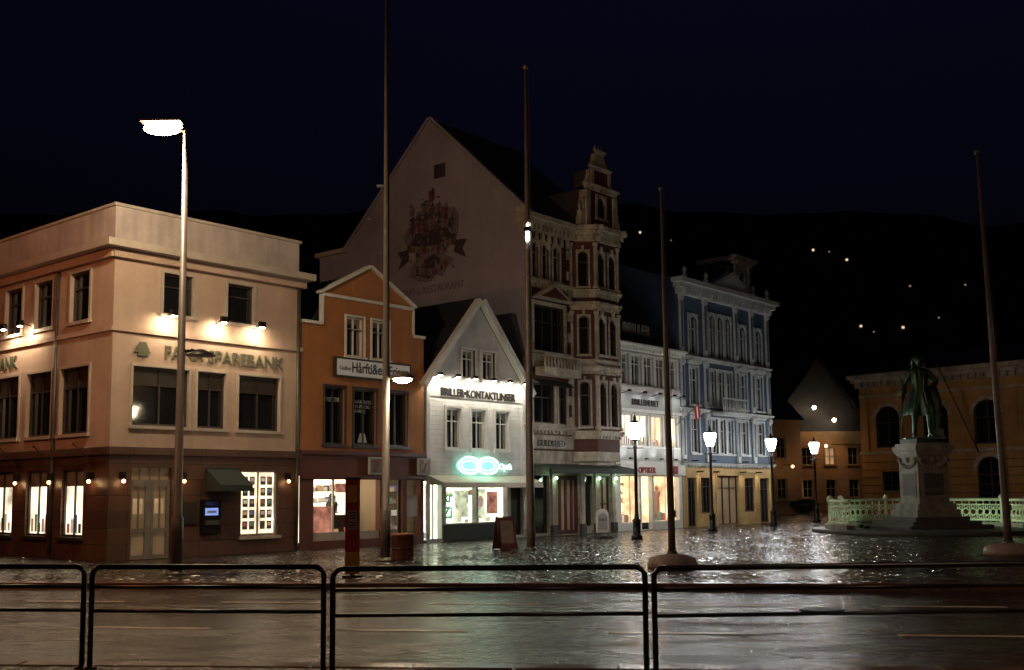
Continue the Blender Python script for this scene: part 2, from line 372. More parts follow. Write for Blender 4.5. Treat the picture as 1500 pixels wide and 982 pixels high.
gw=(4.1,5.4,.5,2.38); dr=(.65,1.85,.02,2.42)
bank_face(0,W,top,first,[gw],[dr])
b.win(*gw,2,1,'trim_light',gm='int_white',sill=True,tw=.05)
for i in range(4):
    for j in range(5):
        x=4.2+.14+(i//2)*.62+(i%2)*.24; z=.68+j*.32
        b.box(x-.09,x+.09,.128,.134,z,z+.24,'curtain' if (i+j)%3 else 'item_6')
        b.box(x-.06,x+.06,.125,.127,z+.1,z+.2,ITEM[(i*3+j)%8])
b.box(.65,1.85,.16,.18,.02,2.42,'int_dim')
for (xa,xb) in ((.65,1.22),(1.28,1.85)):
    b.box(xa,xa+.09,.08,.15,.02,2.0,'curtain'); b.box(xb-.09,xb,.08,.15,.02,2.0,'curtain')
    for z in (.02,.72,1.92): b.box(xa+.09,xb-.09,.083,.147,z,z+.1,'curtain')
    b.box((xa+xb)/2-.015,(xa+xb)/2+.015,.086,.144,.82,1.92,'curtain')
    b.box(xa+.15,xb-.13,.155,.159,1.2,1.6,'int_room')
b.box(.65,1.85,.08,.15,2.02,2.1,'curtain'); b.box(1.222,1.278,.085,.14,.02,2.0,'curtain')
for x in (.95,1.25,1.55): b.box(x-.015,x+.015,.09,.14,2.1,2.42,'curtain')
x0,x1=2.9,3.95
b.face([(x0,0,2.44),(x1,0,2.44),(x1,-.75,1.95),(x0,-.75,1.95)],'awning_dark'); b.face([(x0,-.75,1.95),(x1,-.75,1.95),(x1,-.75,1.78),(x0,-.75,1.78)],'awning_dark')
b.face([(x0,0,2.44),(x0,-.75,1.95),(x0,-.75,1.78),(x0,0,1.78)],'awning_dark'); b.face([(x1,0,2.44),(x1,-.75,1.95),(x1,-.75,1.78),(x1,0,1.78)],'awning_dark')
b.box(2.75,3.35,-.12,.02,.62,1.55,'metal_black'); b.box(2.84,3.26,-.128,-.115,1.12,1.32,'atm_screen'); b.box(2.84,3.26,-.2,-.115,.86,.98,'metal_grey'); b.box(2.84,3.26,-.127,-.116,1.38,1.5,'cloth_blue'); b.box(2.9,3.2,-.129,-.1285,1.18,1.25,'letter_white')
b.box(2.1,2.6,-.05,.01,.9,1.5,'frame_dark')
for x in (.35,2.15,5.7):
    b.box(x-.06,x+.06,-.16,-.005,2.12,2.3,'metal_black'); b.ball(x,-.13,2.06,.05,'lamp_warm'); b.light('POINT',x,-.2,1.98,1.6,WARM,.05)
for x in (1.55,3.15,4.45): flood(x)
b.text('FANA SPAREBANK',1.5,5.38,.5,'letter_green',sx=.97,bold=.004)
for i,w in enumerate((.3,.42,.5,.34)):
    z=5.75-.09*i; b.prism([(.85-w/2,z-.1),(.85+w/2,z-.1),(.85+w*.3,z),(.85-w*.3,z)],-.045-.002*i,-.02,'letter_green')
b.box(.83,.87,-.04,-.02,5.3,5.42,'letter_green')
b.tube([(6.05,-.06,.1),(6.05,-.06,7.9)],.05,'metal_grey')
b.frame(0,D,-90)
T=lambda a,c,z0,z1:(D-c,D-a,z0,z1)
top=[T(1.2,2.2,6.4,7.75),T(3.2,4.2,6.4,7.75),T(5.0,6.0,6.4,7.75),T(7.2,8.2,6.4,7.75),T(9.4,10.4,6.4,7.75)]
first=[T(1.1,2.6,3.35,5.15),T(3.1,4.5,3.35,5.15),T(5.0,6.5,3.35,5.15),T(7.2,8.7,3.35,5.15),T(9.4,10.9,3.35,5.15)]
gr=[T(1.25,2.4,.6,2.4),T(3.2,4.4,.6,2.4),T(5.2,6.6,.6,2.4),T(7.6,8.9,.6,2.4)]
bank_face(0,D,top,first,gr)
for i,h in enumerate(gr):
    b.win(*h,2,1,'frame_dark',gm='int_white',sill=True,tw=.05)
    b.box(h[0]+.06,h[1]-.06,.122,.126,h[3]-.45,h[3]-.06,'curtain')
    for k in range(5):
        x=h[0]+.12+k*.2; b.box(x,x+.13,.125,.134,.7,.95+.12*((k*7+i)%3),ITEM[(k*2+i)%9])
for t in (5.3,4.3,8.0): flood(D-t)
for t in (2.85,.75,4.8):
    x=D-t; b.box(x-.06,x+.06,-.16,-.005,2.12,2.3,'metal_black'); b.ball(x,-.13,2.06,.05,'lamp_warm'); b.light('POINT',x,-.2,1.98,1.8,WARM,.05)
    b.tube([(x,-.02,2.5),(x,-.3,2.75),(x,-.6,3.05),(x,-.62,3.0)],.018,'metal_black')
b.text('FANA SPAREBANK',D-9.2,5.42,.5,'letter_green',sx=.97,bold=.004)
b.tube([(D-2.85,-.06,.1),(D-2.85,-.06,7.9)],.05,'metal_grey')
b.frame()
b.box(-.42,W+.25,-.42,D+.1,8.15,8.34,'trim_light')
b.box(-.02,W-.1,-.02,D-.3,8.342,9.3,'plaster_parapet'); b.box(-.08,W-.04,-.08,D-.25,9.302,9.38,'trim_light')
b.face([(W,0,0),(W,D,0),(W,D,8.15),(W,0,8.15)],'dark_wall'); b.face([(0,D,0),(W,D,0),(W,D,8.15),(0,D,8.15)],'dark_wall')
b.done()

# ================================================================ B orange shop house
b=Bld('orange_gabled_shop_house',org(6.2),ANG); W=5.3
def X(s): return s-6.2
wt=[(X(8.0),X(8.75),6.02,7.3),(X(9.1),X(9.85),6.02,7.3)]
wf=[(X(7.15),X(7.95),3.2,5.0),(X(8.35),X(9.3),3.2,5.0),(X(9.75),X(10.7),3.2,5.0)]
b.wall(0,W,2.95,6.9,[(h[0],h[1],h[2],min(h[3],6.9)) for h in wt]+wf,'plaster_orange')
b.wall(X(7.0),X(11.0),6.9,7.9,[(h[0],h[1],6.9,7.3) for h in wt],'plaster_orange')
b.face([(X(7.0),0,7.9),(X(11.0),0,7.9),(X(9.0),0,9.0)],'plaster_orange')
for h in wt: b.win(*h,2,2,'white_paint',tm='white_paint',tw=.06,tr=.7,cur=True)
for h in wf: b.win(*h,2,1,'frame_dark',gm='glass_dark',tm='frame_dark',tw=.07)
b.text('FRISØR',X(7.22),4.55,.2,'letter_white',y=.12,ext=.003); b.text('HÅRMOTE\nKLIPP OG\nFARGE',X(8.5),4.55,.15,'letter_white',y=.12,ext=.003)
for x in (X(8.83),): b.prism([(x-.2,3.3),(x+.2,3.3),(x+.1,3.6),(x-.1,3.6)],.12,.13,'letter_white')
edge((0,6.9),(X(7.0),6.9),bb=b); edge((X(6.95),7.9),(X(9.0),9.0),bb=b); edge((X(9.0),9.002),(X(11.05),7.902),bb=b); edge((X(11.0),6.9),(W,6.9),bb=b)
b.box(X(6.98),X(7.06),-.05,.1,6.99,7.88,'white_paint'); b.box(X(10.94),X(11.02),-.05,.1,6.99,7.88,'white_paint')
b.box(X(7.06),X(10.94),-.09,.02,7.82,7.92,'white_paint')
b.box(X(7.45),X(10.75),-.14,-.01,5.32,5.95,'frame_dark'); b.box(X(7.52),X(10.68),-.155,-.13,5.38,5.89,'sign_lit')
b.text('Hårfti&en Frisør',X(8.1),5.5,.46,'letter_dark',y=-.17,ext=.004,sx=.82,bold=.006); b.text('Gullan',X(7.6),5.55,.18,'letter_dark',y=-.17,ext=.004)
b.wall(0,W,0,2.95,[(X(6.75),X(9.5),.25,2.12),(X(9.75),X(10.5),.02,2.12),(X(10.7),X(11.35),.25,2.12)],'base_redbrown')
b.box(-.02,W+.02,-.12,.0,2.88,3.0,'wood_darkred'); b.box(0,W,-.09,-.002,2.14,2.24,'wood_darkred')
b.shop(X(6.75),X(9.5),.25,2.12,'int_white',2.2,8,seed=3); b.shop(X(9.75),X(11.35),.02,2.12,'int_dim',1.2,6,seed=4,ceil=False)
b.person(X(8.5),1.2,.0,1.7); b.box(X(8.2),X(9.3),.9,1.3,.2,1.0,'frame_dark')
b.box(X(6.8),X(7.55),.1,.12,.5,1.3,'poster_red'); b.box(X(7.7),X(8.4),.1,.12,1.72,2.0,'poster_red'); b.box(X(10.75),X(11.3),.1,.12,.9,1.6,'letter_white')
for x in (X(7.6),X(8.6)): b.box(x-.03,x+.03,.08,.14,.25,2.12,'white_paint')
b.box(X(6.75),X(9.5),.06,.14,.25,.5,'trim_light'); b.box(X(9.78),X(9.86),.1,.16,.02,2.1,'frame_dark'); b.box(X(10.4),X(10.48),.1,.16,.02,2.1,'frame_dark')
def seven(bb,x):
    bb.box(x-.28,x+.28,-.2,-.1,2.28,2.84,'grey_panel'); bb.box(x-.22,x+.22,-.215,-.2,2.34,2.78,'letter_green'); bb.text('7',x,2.38,.5,'red_paint',y=-.23,ext=.006,align='CENTER',bold=.015)
seven(b,X(9.15)); seven(b,X(11.35))
b.face([(0,8,0),(W,8,0),(W,8,6.9),(0,8,6.9)],'dark_wall'); b.face([(W,0,0),(W,8,0),(W,8,6.9),(W,0,6.9)],'dark_wall')
xm=X(9.0)
b.face([(0,.15,6.5),(0,8,6.5),(xm,8,8.85),(xm,.15,8.85)],'roof_slate'); b.face([(W,.15,6.5),(W,8,6.5),(xm,8,8.85),(xm,.15,8.85)],'roof_slate')
b.box(X(6.4),X(6.8),3,3.5,6.5,8.3,'dark_wall')
b.done()

# ================================================================ C white clapboard house
b=Bld('white_clapboard_gabled_house',org(11.62),ANG); W=5.3
def X(s): return s-11.62
wt=[(X(13.42),X(14.12),5.72,6.75),(X(14.5),X(15.2),5.72,6.75)]
wm=[(X(12.6),X(13.35),3.2,4.62),(X(13.9),X(14.65),3.2,4.62),(X(15.2),X(15.95),3.2,4.62)]
b.wall(0,W,2.3,5.5,wm,'white_clapboard')
zp=8.5; xm=W/2
def slope(x): return 5.5+(zp-5.5)*(1-abs(x-xm)/xm)
xa,xb,xc,xd=wt[0][0],wt[0][1],wt[1][0],wt[1][1]
b.face([(p[0],0,p[1]) for p in [(0,5.5),(xa,5.5),(xa,slope(xa))]],'white_clapboard')
b.face([(p[0],0,p[1]) for p in [(xd,5.5),(W,5.5),(xd,slope(xd))]],'white_clapboard')
b.face([(p[0],0,p[1]) for p in [(xb,5.5),(xc,5.5),(xc,6.75),(xb,6.75)]],'white_clapboard')
for h in wt: b.face([(h[0],0,5.5),(h[1],0,5.5),(h[1],0,5.72),(h[0],0,5.72)],'white_clapboard')
b.face([(p[0],0,p[1]) for p in [(xa,6.75),(xd,6.75),(xd,slope(xd)),(xm,zp),(xa,slope(xa))]],'white_clapboard')
for h in wt+wm: b.win(*h,2,2,'white_paint',tm='white_paint',tw=.09,tr=.68,cur=True)
edge((-.22,5.25),(xm,zp+.02),.2,-.28,-.02,bb=b); edge((xm,zp+.024),(W+.22,5.254),.2,-.28,-.02,bb=b)
b.face([(-.2,-.2,5.42),(-.2,9,5.42),(xm,9,zp+.2),(xm,-.2,zp+.2)],'roof_slate'); b.face([(W+.2,-.2,5.42),(W+.2,9,5.42),(xm,9,zp+.2),(xm,-.2,zp+.2)],'roof_slate')
for x in (0,W-.16): b.box(x,x+.16,-.03,.02,.3,5.48,'white_paint')
b.box(.17,W-.17,-.025,.0,4.98,5.42,'white_paint')
b.text('BRILLER•KONTAKTLINSER',xm+.02,5.04,.38,'letter_dark',align='CENTER',y=-.04,sx=.9,bold=.012)
for x in (.35,1.25,2.15,3.15,4.05,4.95):
    b.tube([(x,0,5.66),(x,-.28,5.74)],.013,'metal_black'); b.box(x-.08,x+.08,-.4,-.28,5.68,5.78,'metal_black'); b.box(x-.06,x+.06,-.38,-.3,5.65,5.679,'lamp_flood')
    b.light('SPOT',x,-.34,5.62,34,(1,.93,.8),.04,aim=(x,.05,5.1),size=174)
zc=2.62
def oval(cx,cz,rx,rz,r,m,y):
    b.tube([(cx+rx*math.cos(2*math.pi*i/20),y,cz+rz*math.sin(2*math.pi*i/20)) for i in range(20)],r,m,6,True)
b.prism([(2.0+.62*math.cos(2*math.pi*i/20),zc+.27*math.sin(2*math.pi*i/20)) for i in range(20)],-.14,-.08,'neon_soft')
b.prism([(2.95+.62*math.cos(2*math.pi*i/20),zc+.27*math.sin(2*math.pi*i/20)) for i in range(20)],-.135,-.085,'neon_soft')
for cx in (2.0,2.95): oval(cx,zc,.58,.29,.04,'neon',-.18); oval(cx,zc,.4,.17,.02,'neon',-.17)
b.text('Optik',3.62,2.5,.3,'neon',y=-.15)
b.light('POINT',2.5,-.4,zc,9,(.4,1,.8),.15)
b.wall(0,W,0,2.3,[(.16,.75,.12,1.95),(X(12.6),X(14.15),.62,1.95),(X(14.25),X(15.85),.62,1.95),(X(16.05),W-.15,.1,1.95)],'grey_panel')
b.box(X(12.45),X(15.95),-.03,0,.02,.58,'awning_dark')
b.shop(.16,.75,.12,1.95,'int_green',1.2,3,seed=5); b.shop(X(12.6),X(15.85),.62,1.95,'int_green',1.4,8,sh=(1.3,),seed=6,big=False)
b.box(X(16.05),W-.15,.14,.16,.1,1.95,'glass_dark')
b.box(.4,.45,.1,.15,.12,1.95,'white_paint')
b.text('kr\nZi',X(12.75),1.35,.55,'sign_green',y=.3,ext=.01,bold=.02)
b.box(X(13.35),X(14.05),.3,.31,.8,1.75,'poster'); b.box(X(14.4),X(14.95),.3,.31,.75,1.8,'poster'); b.box(X(15.1),X(15.7),.35,.36,.9,1.7,'poster_red'); b.ball(X(14.67),.27,1.35,.16,'item_7',1,.1,1.3)
b.face([(.05,-.02,2.28),(W+.1,-.02,2.28),(W+.1,-.75,2.02),(.05,-.75,2.02)],'awning_white'); b.face([(.05,-.75,2.02),(W+.1,-.75,2.02),(W+.1,-.76,1.84),(.05,-.76,1.84)],'awning_white')
b.face([(0,9,0),(W,9,0),(W,9,5.4),(0,9,5.4)],'dark_wall'); b.face([(0,0.01,2.3),(0,9,2.3),(0,9,5.5),(0,.01,5.5)],'white_clapboard')
b.done()

# ================================================================ D tall brick corner building
b=Bld('tall_brick_gabled_building',org(17.02),ANG); W=5.7
def X(s): return s-17.02
TX0,TX1=X(19.95),X(22.72)
w4=[(X(17.42),X(17.84),9.95,11.4),(X(18.05),X(18.5),9.95,11.4),(X(18.75),X(19.2),9.95,11.4)]
bay=(X(17.5),X(19.4),7.1,8.9); w2=[(X(17.42),X(18.7),4.3,5.85),(X(19.0),X(19.5),4.3,5.85)]
b.wall(0,W,3.25,11.75,w4+[bay]+w2,'red_brick')
for h in w4: b.win(*h,1,2,'cream_stone',tm='cream_stone',tw=.07,tr=.7); b.arch(h[0],h[1],h[3],'cream_stone','cream_stone',.1,y=.006)
b.win(*bay,3,2,'frame_dark',tm='cream_stone',tw=.16,tr=.65)
for h in w2: b.win(*h,2,2,'frame_dark',tm='cream_stone',tw=.12,tr=.65)
for z in (9.55,6.45,3.9): b.cornice(0,TX0,z,.3,.22,'cream_stone',.22)
b.box(0,TX0,-.06,.0,6.76,6.98,'cream_stone')
b.prism([(bay[0]-.25,9.12),(bay[1]+.25,9.12),((bay[0]+bay[1])/2,9.75)],-.34,-.05,'cream_stone')
b.prism([(bay[0]+.1,9.18),(bay[1]-.1,9.18),((bay[0]+bay[1])/2,9.6)],-.37,-.341,'red_brick')
b.box(X(17.3),X(19.6),-.7,-.22,6.1,6.4,'cream_stone')
for i in range(12):
    x=X(17.36)+i*.2; b.lathe(x,-.66,[(.03,6.4),(.05,6.5),(.025,6.65),(.04,6.8)],'cream_stone',8)
b.box(X(17.3),X(19.6),-.72,-.6,6.8,6.88,'cream_stone')
for x in (0.03,TX0-.3):
    for k in range(18):
        if k%2==0: b.box(x,x+.26,-.055,.0,4.25+k*.42,4.6+k*.42,'cream_stone')
b.cornice(0,TX0,11.75,.6,.45,'cream_stone',.25)
for i in range(7): b.prism([(.15+i*.4,11.4),(.3+i*.4,11.4),(.27+i*.4,11.74),(.18+i*.4,11.74)],-.14,0,'cream_stone')
d=.75; ins=.62
pl=[(TX0,0),(TX0+ins,-d),(TX1-ins,-d),(TX1,0)]
def facet(p,q,nw,rows,ww):
    L_=math.hypot(q[0]-p[0],q[1]-p[1]); a=math.degrees(math.atan2(q[1]-p[1],q[0]-p[0]))
    b.frame(p[0],p[1],a)
    hs=[]
    for (z0,z1) in rows:
        for i in range(nw):
            cx=L_*(i+.5)/nw; hs.append((cx-ww/2,cx+ww/2,z0,z1))
    b.wall(0,L_,3.25,11.75,hs,'red_brick')
    for h in hs:
        b.win(*h,1,2,'frame_dark',tm='cream_stone',tw=.07,tr=.7); b.arch(h[0],h[1],h[3],'cream_stone','cream_stone',.08,y=.006)
        b.box((h[0]+h[1])/2-.05,(h[0]+h[1])/2+.05,-.1,0,h[3]+.02,h[3]+.22,'cream_stone')
    for z in (9.45,8.95,6.35,3.75): b.cornice(0,L_,z,.32,.16,'cream_stone',.2)
    b.cornice(0,L_,11.75,.62,.34,'cream_stone',.22)
    for x in (0,L_):
        for (z0,z1) in ((4.1,6.3),(6.8,8.9),(9.8,11.7)): b.lathe(x,-.04,[(.11,z0),(.11,z0+.12),(.065,z0+.16),(.06,z1-.2),(.1,z1-.08),(.12,z1)],'cream_stone',10)
    b.box(.02,L_-.02,-.04,0,6.68,6.95,'cream_stone')
    b.frame()
rows=[(4.25,6.05),(7.15,8.7),(9.9,11.35)]
facet(pl[0],pl[1],1,rows,.42); facet(pl[1],pl[2],2,rows,.46); facet(pl[2],pl[3],1,rows,.42)
b.plan(pl,12.36,12.42,'roof_slate'); b.plan(pl,3.0,3.24,'cream_stone')
for k in range(4):
    f=1-k*.2; cx=(TX0+TX1)/2
    b.plan([(cx+(p[0]-cx)*f,p[1]*f) for p in pl],3.0-.14*(k+1),3.0-.14*k-.002,'cream_stone')
cx=(TX0+TX1)/2; y0=-.55
b.frame(cx,y0)
b.wall(-.95,.95,12.42,14.0,[(-.28,.28,12.85,13.75)],'red_brick'); b.win(-.28,.28,12.85,13.75,1,2,'frame_dark',tm='cream_stone',tw=.1); b.arch(-.28,.28,13.75,'cream_stone','cream_stone',.1,y=.006)
b.box(-.95,.95,.3,2.2,12.42,14.0,'dark_wall')
for sx in (-1,1):
    b.box(sx*.95-.14,sx*.95+.14,-.08,.3,12.42,13.9,'cream_stone')
    pts=[(sx*1.1,12.42),(sx*1.42,12.42),(sx*1.36,12.8),(sx*1.2,13.1),(sx*1.22,13.5),(sx*1.1,13.6)]
    b.prism(pts,0,.25,'cream_stone'); b.lathe(sx*1.32,.12,[(.1,12.8),(.12,12.95),(.05,13.05),(.09,13.2),(.02,13.4)],'cream_stone',8)
b.cornice(-1.05,1.05,13.95,.25,.15,'cream_stone',.18)
b.wall(-.62,.62,14.2,14.85,[],'red_brick'); b.box(-.62,.62,.02,.9,14.2,14.85,'dark_wall')
for sx in (-1,1):
    b.box(sx*.6-.08,sx*.6+.08,-.06,.2,14.2,14.85,'cream_stone'); b.prism([(sx*.68,14.2),(sx*1.02,14.2),(sx*.8,14.45),(sx*.72,14.8),(sx*.68,14.85)],.02,.2,'cream_stone')
b.cornice(-.65,.65,14.85,.16,.1,'cream_stone')
b.prism([(-.6,15.01),(.6,15.01),(.35,15.3),(.28,15.6),(-.28,15.6),(-.35,15.3)],0,.25,'cream_stone'); b.cornice(-.3,.3,15.6,.12,.08,'cream_stone')
for x in (-.22,0,.22): b.lathe(x,.1,[(.04,15.72),(.07,15.8),(.03,15.88),(.01,16.0)],'cream_stone',8)
b.frame()
b.wall(0,W,0,3.25,[(X(17.35),X(18.35),.1,2.3),(X(18.75),X(20.25),.02,2.3),(X(20.6),X(21.2),.3,2.3),(X(21.6),X(22.4),.02,2.3)],'cream_stone')
b.box(X(17.35),X(18.35),.14,.16,.1,2.3,'glass_dark'); b.win(X(18.75),X(20.25),.02,2.3,4,1,'wood_darkred',gm='int_dim',sill=False,fw=.16)
b.box(X(20.6),X(21.2),.14,.16,.3,2.3,'glass_dark'); b.win(X(21.6),X(22.4),.02,2.3,2,2,'frame_dark',gm='int_dim',sill=False)
for x in (X(17.15),X(18.55),X(20.42),X(21.4),X(22.58)): b.box(x-.12,x+.12,-.1,0,.02,2.45,'cream_stone'); b.box(x-.16,x+.16,-.14,0,.02,.4,'granite_dark')
b.text('GULDSMED',X(17.55),3.42,.34,'letter_dark',y=-.08,bold=.005); b.box(.05,TX0-.05,-.06,.0,3.32,3.85,'cream_stone')
b.face([(.1,0,2.75),(W+.1,0,2.75),(W+.1,-1.1,2.55),(.1,-1.1,2.55)],'awning_dark'); b.face([(.1,-1.1,2.55),(W+.1,-1.1,2.55),(W+.1,-1.11,2.36),(.1,-1.11,2.36)],'awning_dark')
for x in (X(18.55),X(21.4),X(22.58)):
    b.ball(x,-.2,2.2,.06,'lamp_green'); b.light('POINT',x,-.3,2.12,5,(.6,1,.7),.06)
b.face([(X(17.4),0,6.0),(X(19.5),0,6.0),(X(19.5),-.5,5.7),(X(17.4),-.5,5.7)],'awning_dark')
YM=5.1; D=10.2
b.face([(.02,-.35,12.36),(W,-.35,12.36),(W,YM,17.3),(.02,YM,17.3)],'roof_slate'); b.face([(.02,D+.2,12.4),(W,D+.2,12.4),(W,YM,17.3),(.02,YM,17.3)],'roof_slate')
b.face([(W,0,0),(W,D,0),(W,D,12.5),(W,YM,17.25),(W,0,12.5)],'dark_wall'); b.face([(0,D,0),(W,D,0),(W,D,12.5),(0,D,12.5)],'dark_wall')
b.frame(0,D,-90)
ym=D-YM
b.face([(0,0,0),(D,0,0),(D,0,12.6),(ym,0,17.25),(0,0,12.6)],'gable_render')
edge((-.25,12.4),(ym,17.3),.12,-.06,.2,'gable_render',b); edge((ym,17.304),(D+.3,12.3),.12,-.06,.2,'gable_render',b)
b.box(D-.35,D+.1,-.08,.02,12.0,12.7,'cream_stone')
T=lambda t:D-t
b.box(T(4.85),T(4.2),-.006,.0,14.65,15.25,'mural_dark')
R=random.Random(5)
def blob(cx,cz,rx,rz,m,k,n=14,j=.3):
    b.prism([(cx+rx*math.cos(2*math.pi*i/n)*R.uniform(1-j,1+j),cz+rz*math.sin(2*math.pi*i/n)*R.uniform(1-j,1+j)) for i in range(n)],-.004-.0025*k,0,m)
mc=T(5.0)
blob(mc,12.5,1.45,1.1,'mural_faint',0,20,.25); blob(mc,11.1,1.1,.7,'mural_faint',.4,16,.3)
blob(mc,12.1,1.2,.5,'mural_dark',1,18,.25); blob(mc,10.95,.75,.4,'mural_dark',1.4,14,.35)
for i in range(7):
    x=mc-1.2+i*.38; h=R.uniform(.8,1.7)*(1.3-abs(i-3)*.2)
    b.tube([(x+.1,-.015,12.3),(x+.14,-.015,12.5+h)],.025,'mural_dark',4)
    for q in range(3):
        zz=12.5+h*q/3; w=.2+.06*R.random()
        b.prism([(x-w*.4,zz),(x+w,zz+.05),(x+w*1.15,zz+h*.18),(x+w*.9,zz+h*.3),(x-w*.3,zz+h*.26)],-.014-.0015*((i+q)%4),0,('mural_red','mural_dark','mural_tan','mural_red')[(i*2+q)%4])
for (z_,w_,c_) in ((11.55,1.4,'mural_tan'),(10.6,.9,'mural_faint')):
    for i in range(10):
        a=-1+i*.2; s1=.25*a*a; s2=.25*(a+.2)**2
        b.prism([(mc+a*w_,z_+s1),(mc+(a+.2)*w_,z_+s2),(mc+(a+.2)*w_,z_+.3+s2),(mc+a*w_,z_+.3+s1)],-.022,0,c_ if i%3 else 'mural_red')
        b.prism([(mc+(a+.06)*w_,z_+.08+s1),(mc+(a+.12)*w_,z_+.08+s2),(mc+(a+.12)*w_,z_+.22+s2),(mc+(a+.06)*w_,z_+.22+s1)],-.025,0,'mural_dark')
for sx in (-1,1): b.prism([(mc+sx*1.3,11.4),(mc+sx*1.95,11.1),(mc+sx*1.75,11.5),(mc+sx*2.0,11.85),(mc+sx*1.35,11.9)],-.017,0,'mural_dark')
for i in range(90): blob(mc+R.gauss(0,.6),R.uniform(10.7,13.9),R.uniform(.03,.13),R.uniform(.03,.14),R.choice(['mural_tan','mural_red','mural_dark','mural_faint']),7+i*.05,7,.4)
b.text('CAFÉ & RESTAURANT',mc,9.9,.42,'mural_faint',y=-.004,ext=.003,align='CENTER',sx=.9,bold=.008)
b.frame()
b.box(.1,W,D+.002,D+2.0,0,12.4,'gable_render'); b.box(-.05,W,D+.01,D+2.2,12.402,12.6,'trim_light'); b.box(.3,W,D+2.05,D+6,0,11.2,'dark_wall')
b.done()

# ================================================================ E white low shop
b=Bld('white_optician_shop_building',org(22.85),ANG); W=5.25
def X(s): return s-22.85
up=[(X(23.15)+i*.98,X(23.15)+i*.98+.82,6.2,7.55) for i in range(5)]; mid=[(X(23.2)+i*1.2,X(23.2)+i*1.2+.98,3.6,4.95) for i in range(4)]
b.wall(0,W,2.95,7.75,up+mid,'grey_panel')
for h in up: b.win(*h,2,2,'white_paint',tm='white_paint',tw=.06,tr=.7,cur=True)
for i,h in enumerate(mid):
    b.win(*h,2,1,'white_paint',gm='int_white' if i in (0,1,3) else 'int_warm',tm='white_paint',tw=.07)
    for k in range(6): x=h[0]+.08+k*.14; b.box(x,x+.09,.12,.134,3.66,3.82+.1*((k*5+i)%3),ITEM[(k+i)%9])
b.cornice(0,W,7.7,.3,.3,'white_paint',.25); b.box(0,W,-.05,0,5.95,6.1,'white_paint'); b.box(0,W,-.1,0,5.05,5.18,'white_paint')
b.text('BRILLEHUSET',X(24.1),5.36,.36,'letter_dark',bold=.01,y=-.05)
b.wall(0,W,0,2.95,[(X(23.2),X(24.6),.35,2.3),(X(24.75),X(25.6),.02,2.3),(X(25.75),X(27.85),.35,2.3)],'white_paint')
b.shop(X(23.2),X(25.6),.35,2.3,'int_white',1.6,10,seed=8); b.shop(X(25.75),X(27.85),.35,2.3,'int_warm',1.4,10,seed=9)
b.person(X(26.3),.9,.4,1.5,'item_0'); b.person(X(27.2),.8,.4,1.5,'item_5')
b.box(X(24.0),X(24.04),.1,.14,.35,2.3,'white_paint'); b.box(X(26.8),X(26.84),.1,.14,.35,2.3,'white_paint')
b.box(0.05,W-.05,-.22,-.002,2.35,2.8,'white_paint'); b.text('OPTIKER',X(24.2),2.44,.34,'red_paint',y=-.24,bold=.01); b.box(X(26.6),X(27.4),-.24,-.22,2.4,2.75,'cloth_red')
for x in (.5,1.7,2.9,4.1,4.9):
    b.tube([(x,0,5.8),(x,-.45,5.9)],.013,'metal_black'); b.box(x-.07,x+.07,-.5,-.38,5.85,5.93,'metal_black'); b.light('SPOT',x,-.44,5.82,10,CW,.04,aim=(x,.05,5),size=155)
    b.box(x-.07,x+.07,-.5,-.38,3.0,3.07,'metal_black'); b.light('SPOT',x,-.44,3.1,16,CW,.04,aim=(x,.05,4),size=150)
b.face([(-.1,-.2,8.0),(W,-.2,8.0),(W,4,10.0),(-.1,4,10.0)],'roof_slate'); b.face([(-.1,8,8.0),(W,8,8),(W,4,10.0),(-.1,4,10.0)],'roof_slate')
b.face([(0,0,7),(0,8,7),(0,8,8.0),(0,4,10),(0,0,8.0)],'dark_wall'); b.face([(W,8,0),(0,8,0),(0,8,8),(W,8,8)],'dark_wall')
b.box(X(24.2),X(27.2),.55,.6,8.5,8.58,'metal_grey'); b.text('BRILLER',X(24.3),8.6,.62,'grey_panel',y=.5,ext=.04,bold=.01)
b.done()

# ================================================================ F blue corner building
WT='white_trim_blue'
b=Bld('blue_ornate_building',org(28.15),ANG); W=8.8
def X(s): return s-28.15
cols=[(X(29.0),X(29.75)),(X(33.75),X(34.5)),(X(35.45),X(36.2))]
rows=[(8.0,9.85),(5.65,7.4),(3.4,5.05)]
hs=[]
for (z0,z1) in rows:
    for c in cols: hs.append((c[0],c[1],z0,z1))
    for i in range(3): hs.append((X(30.85)+i*.76,X(30.85)+i*.76+.6,z0,z1+(.25 if z0==8.0 else 0)))
b.wall(0,W,2.75,10.75,hs,'blue_paint')
for h in hs:
    b.win(*h,2,2,WT,tm=WT,tw=.08,tr=.66)
    if h[2]==8.0: b.arch(h[0],h[1],h[3],'blue_paint',WT,.1,y=.006)
    elif h[1]-h[0]>.65:
        b.cornice(h[0]-.08,h[1]+.08,h[3]+.12,.14,.14,WT)
        if h[2]==5.65: b.prism([(h[0]-.2,h[3]+.27),(h[1]+.2,h[3]+.27),((h[0]+h[1])/2,h[3]+.5)],-.16,-.01,WT)
for z in (7.72,5.28,2.75): b.cornice(0,W,z,.18,.18,WT,.3)
for x in (.02,X(30.3),X(33.3),X(34.95),W-.3):
    for (z0,z1) in ((2.99,5.26),(5.52,7.7),(7.96,10.7)):
        b.box(x,x+.28,-.09,0,z0,z1,WT); b.box(x+.06,x+.22,-.1,-.088,z0+.3,z1-.3,'blue_paint'); b.box(x-.05,x+.33,-.13,0,z1-.2,z1-.004,WT)
b.cornice(0,W,10.7,.72,.5,WT,.28)
b.prism([(X(30.6),11.43),(X(34.9),11.43),(X(32.8),12.35)],-.4,.1,WT); b.prism([(X(31.1),11.52),(X(34.4),11.52),(X(32.8),12.2)],-.42,-.395,'grey_panel')
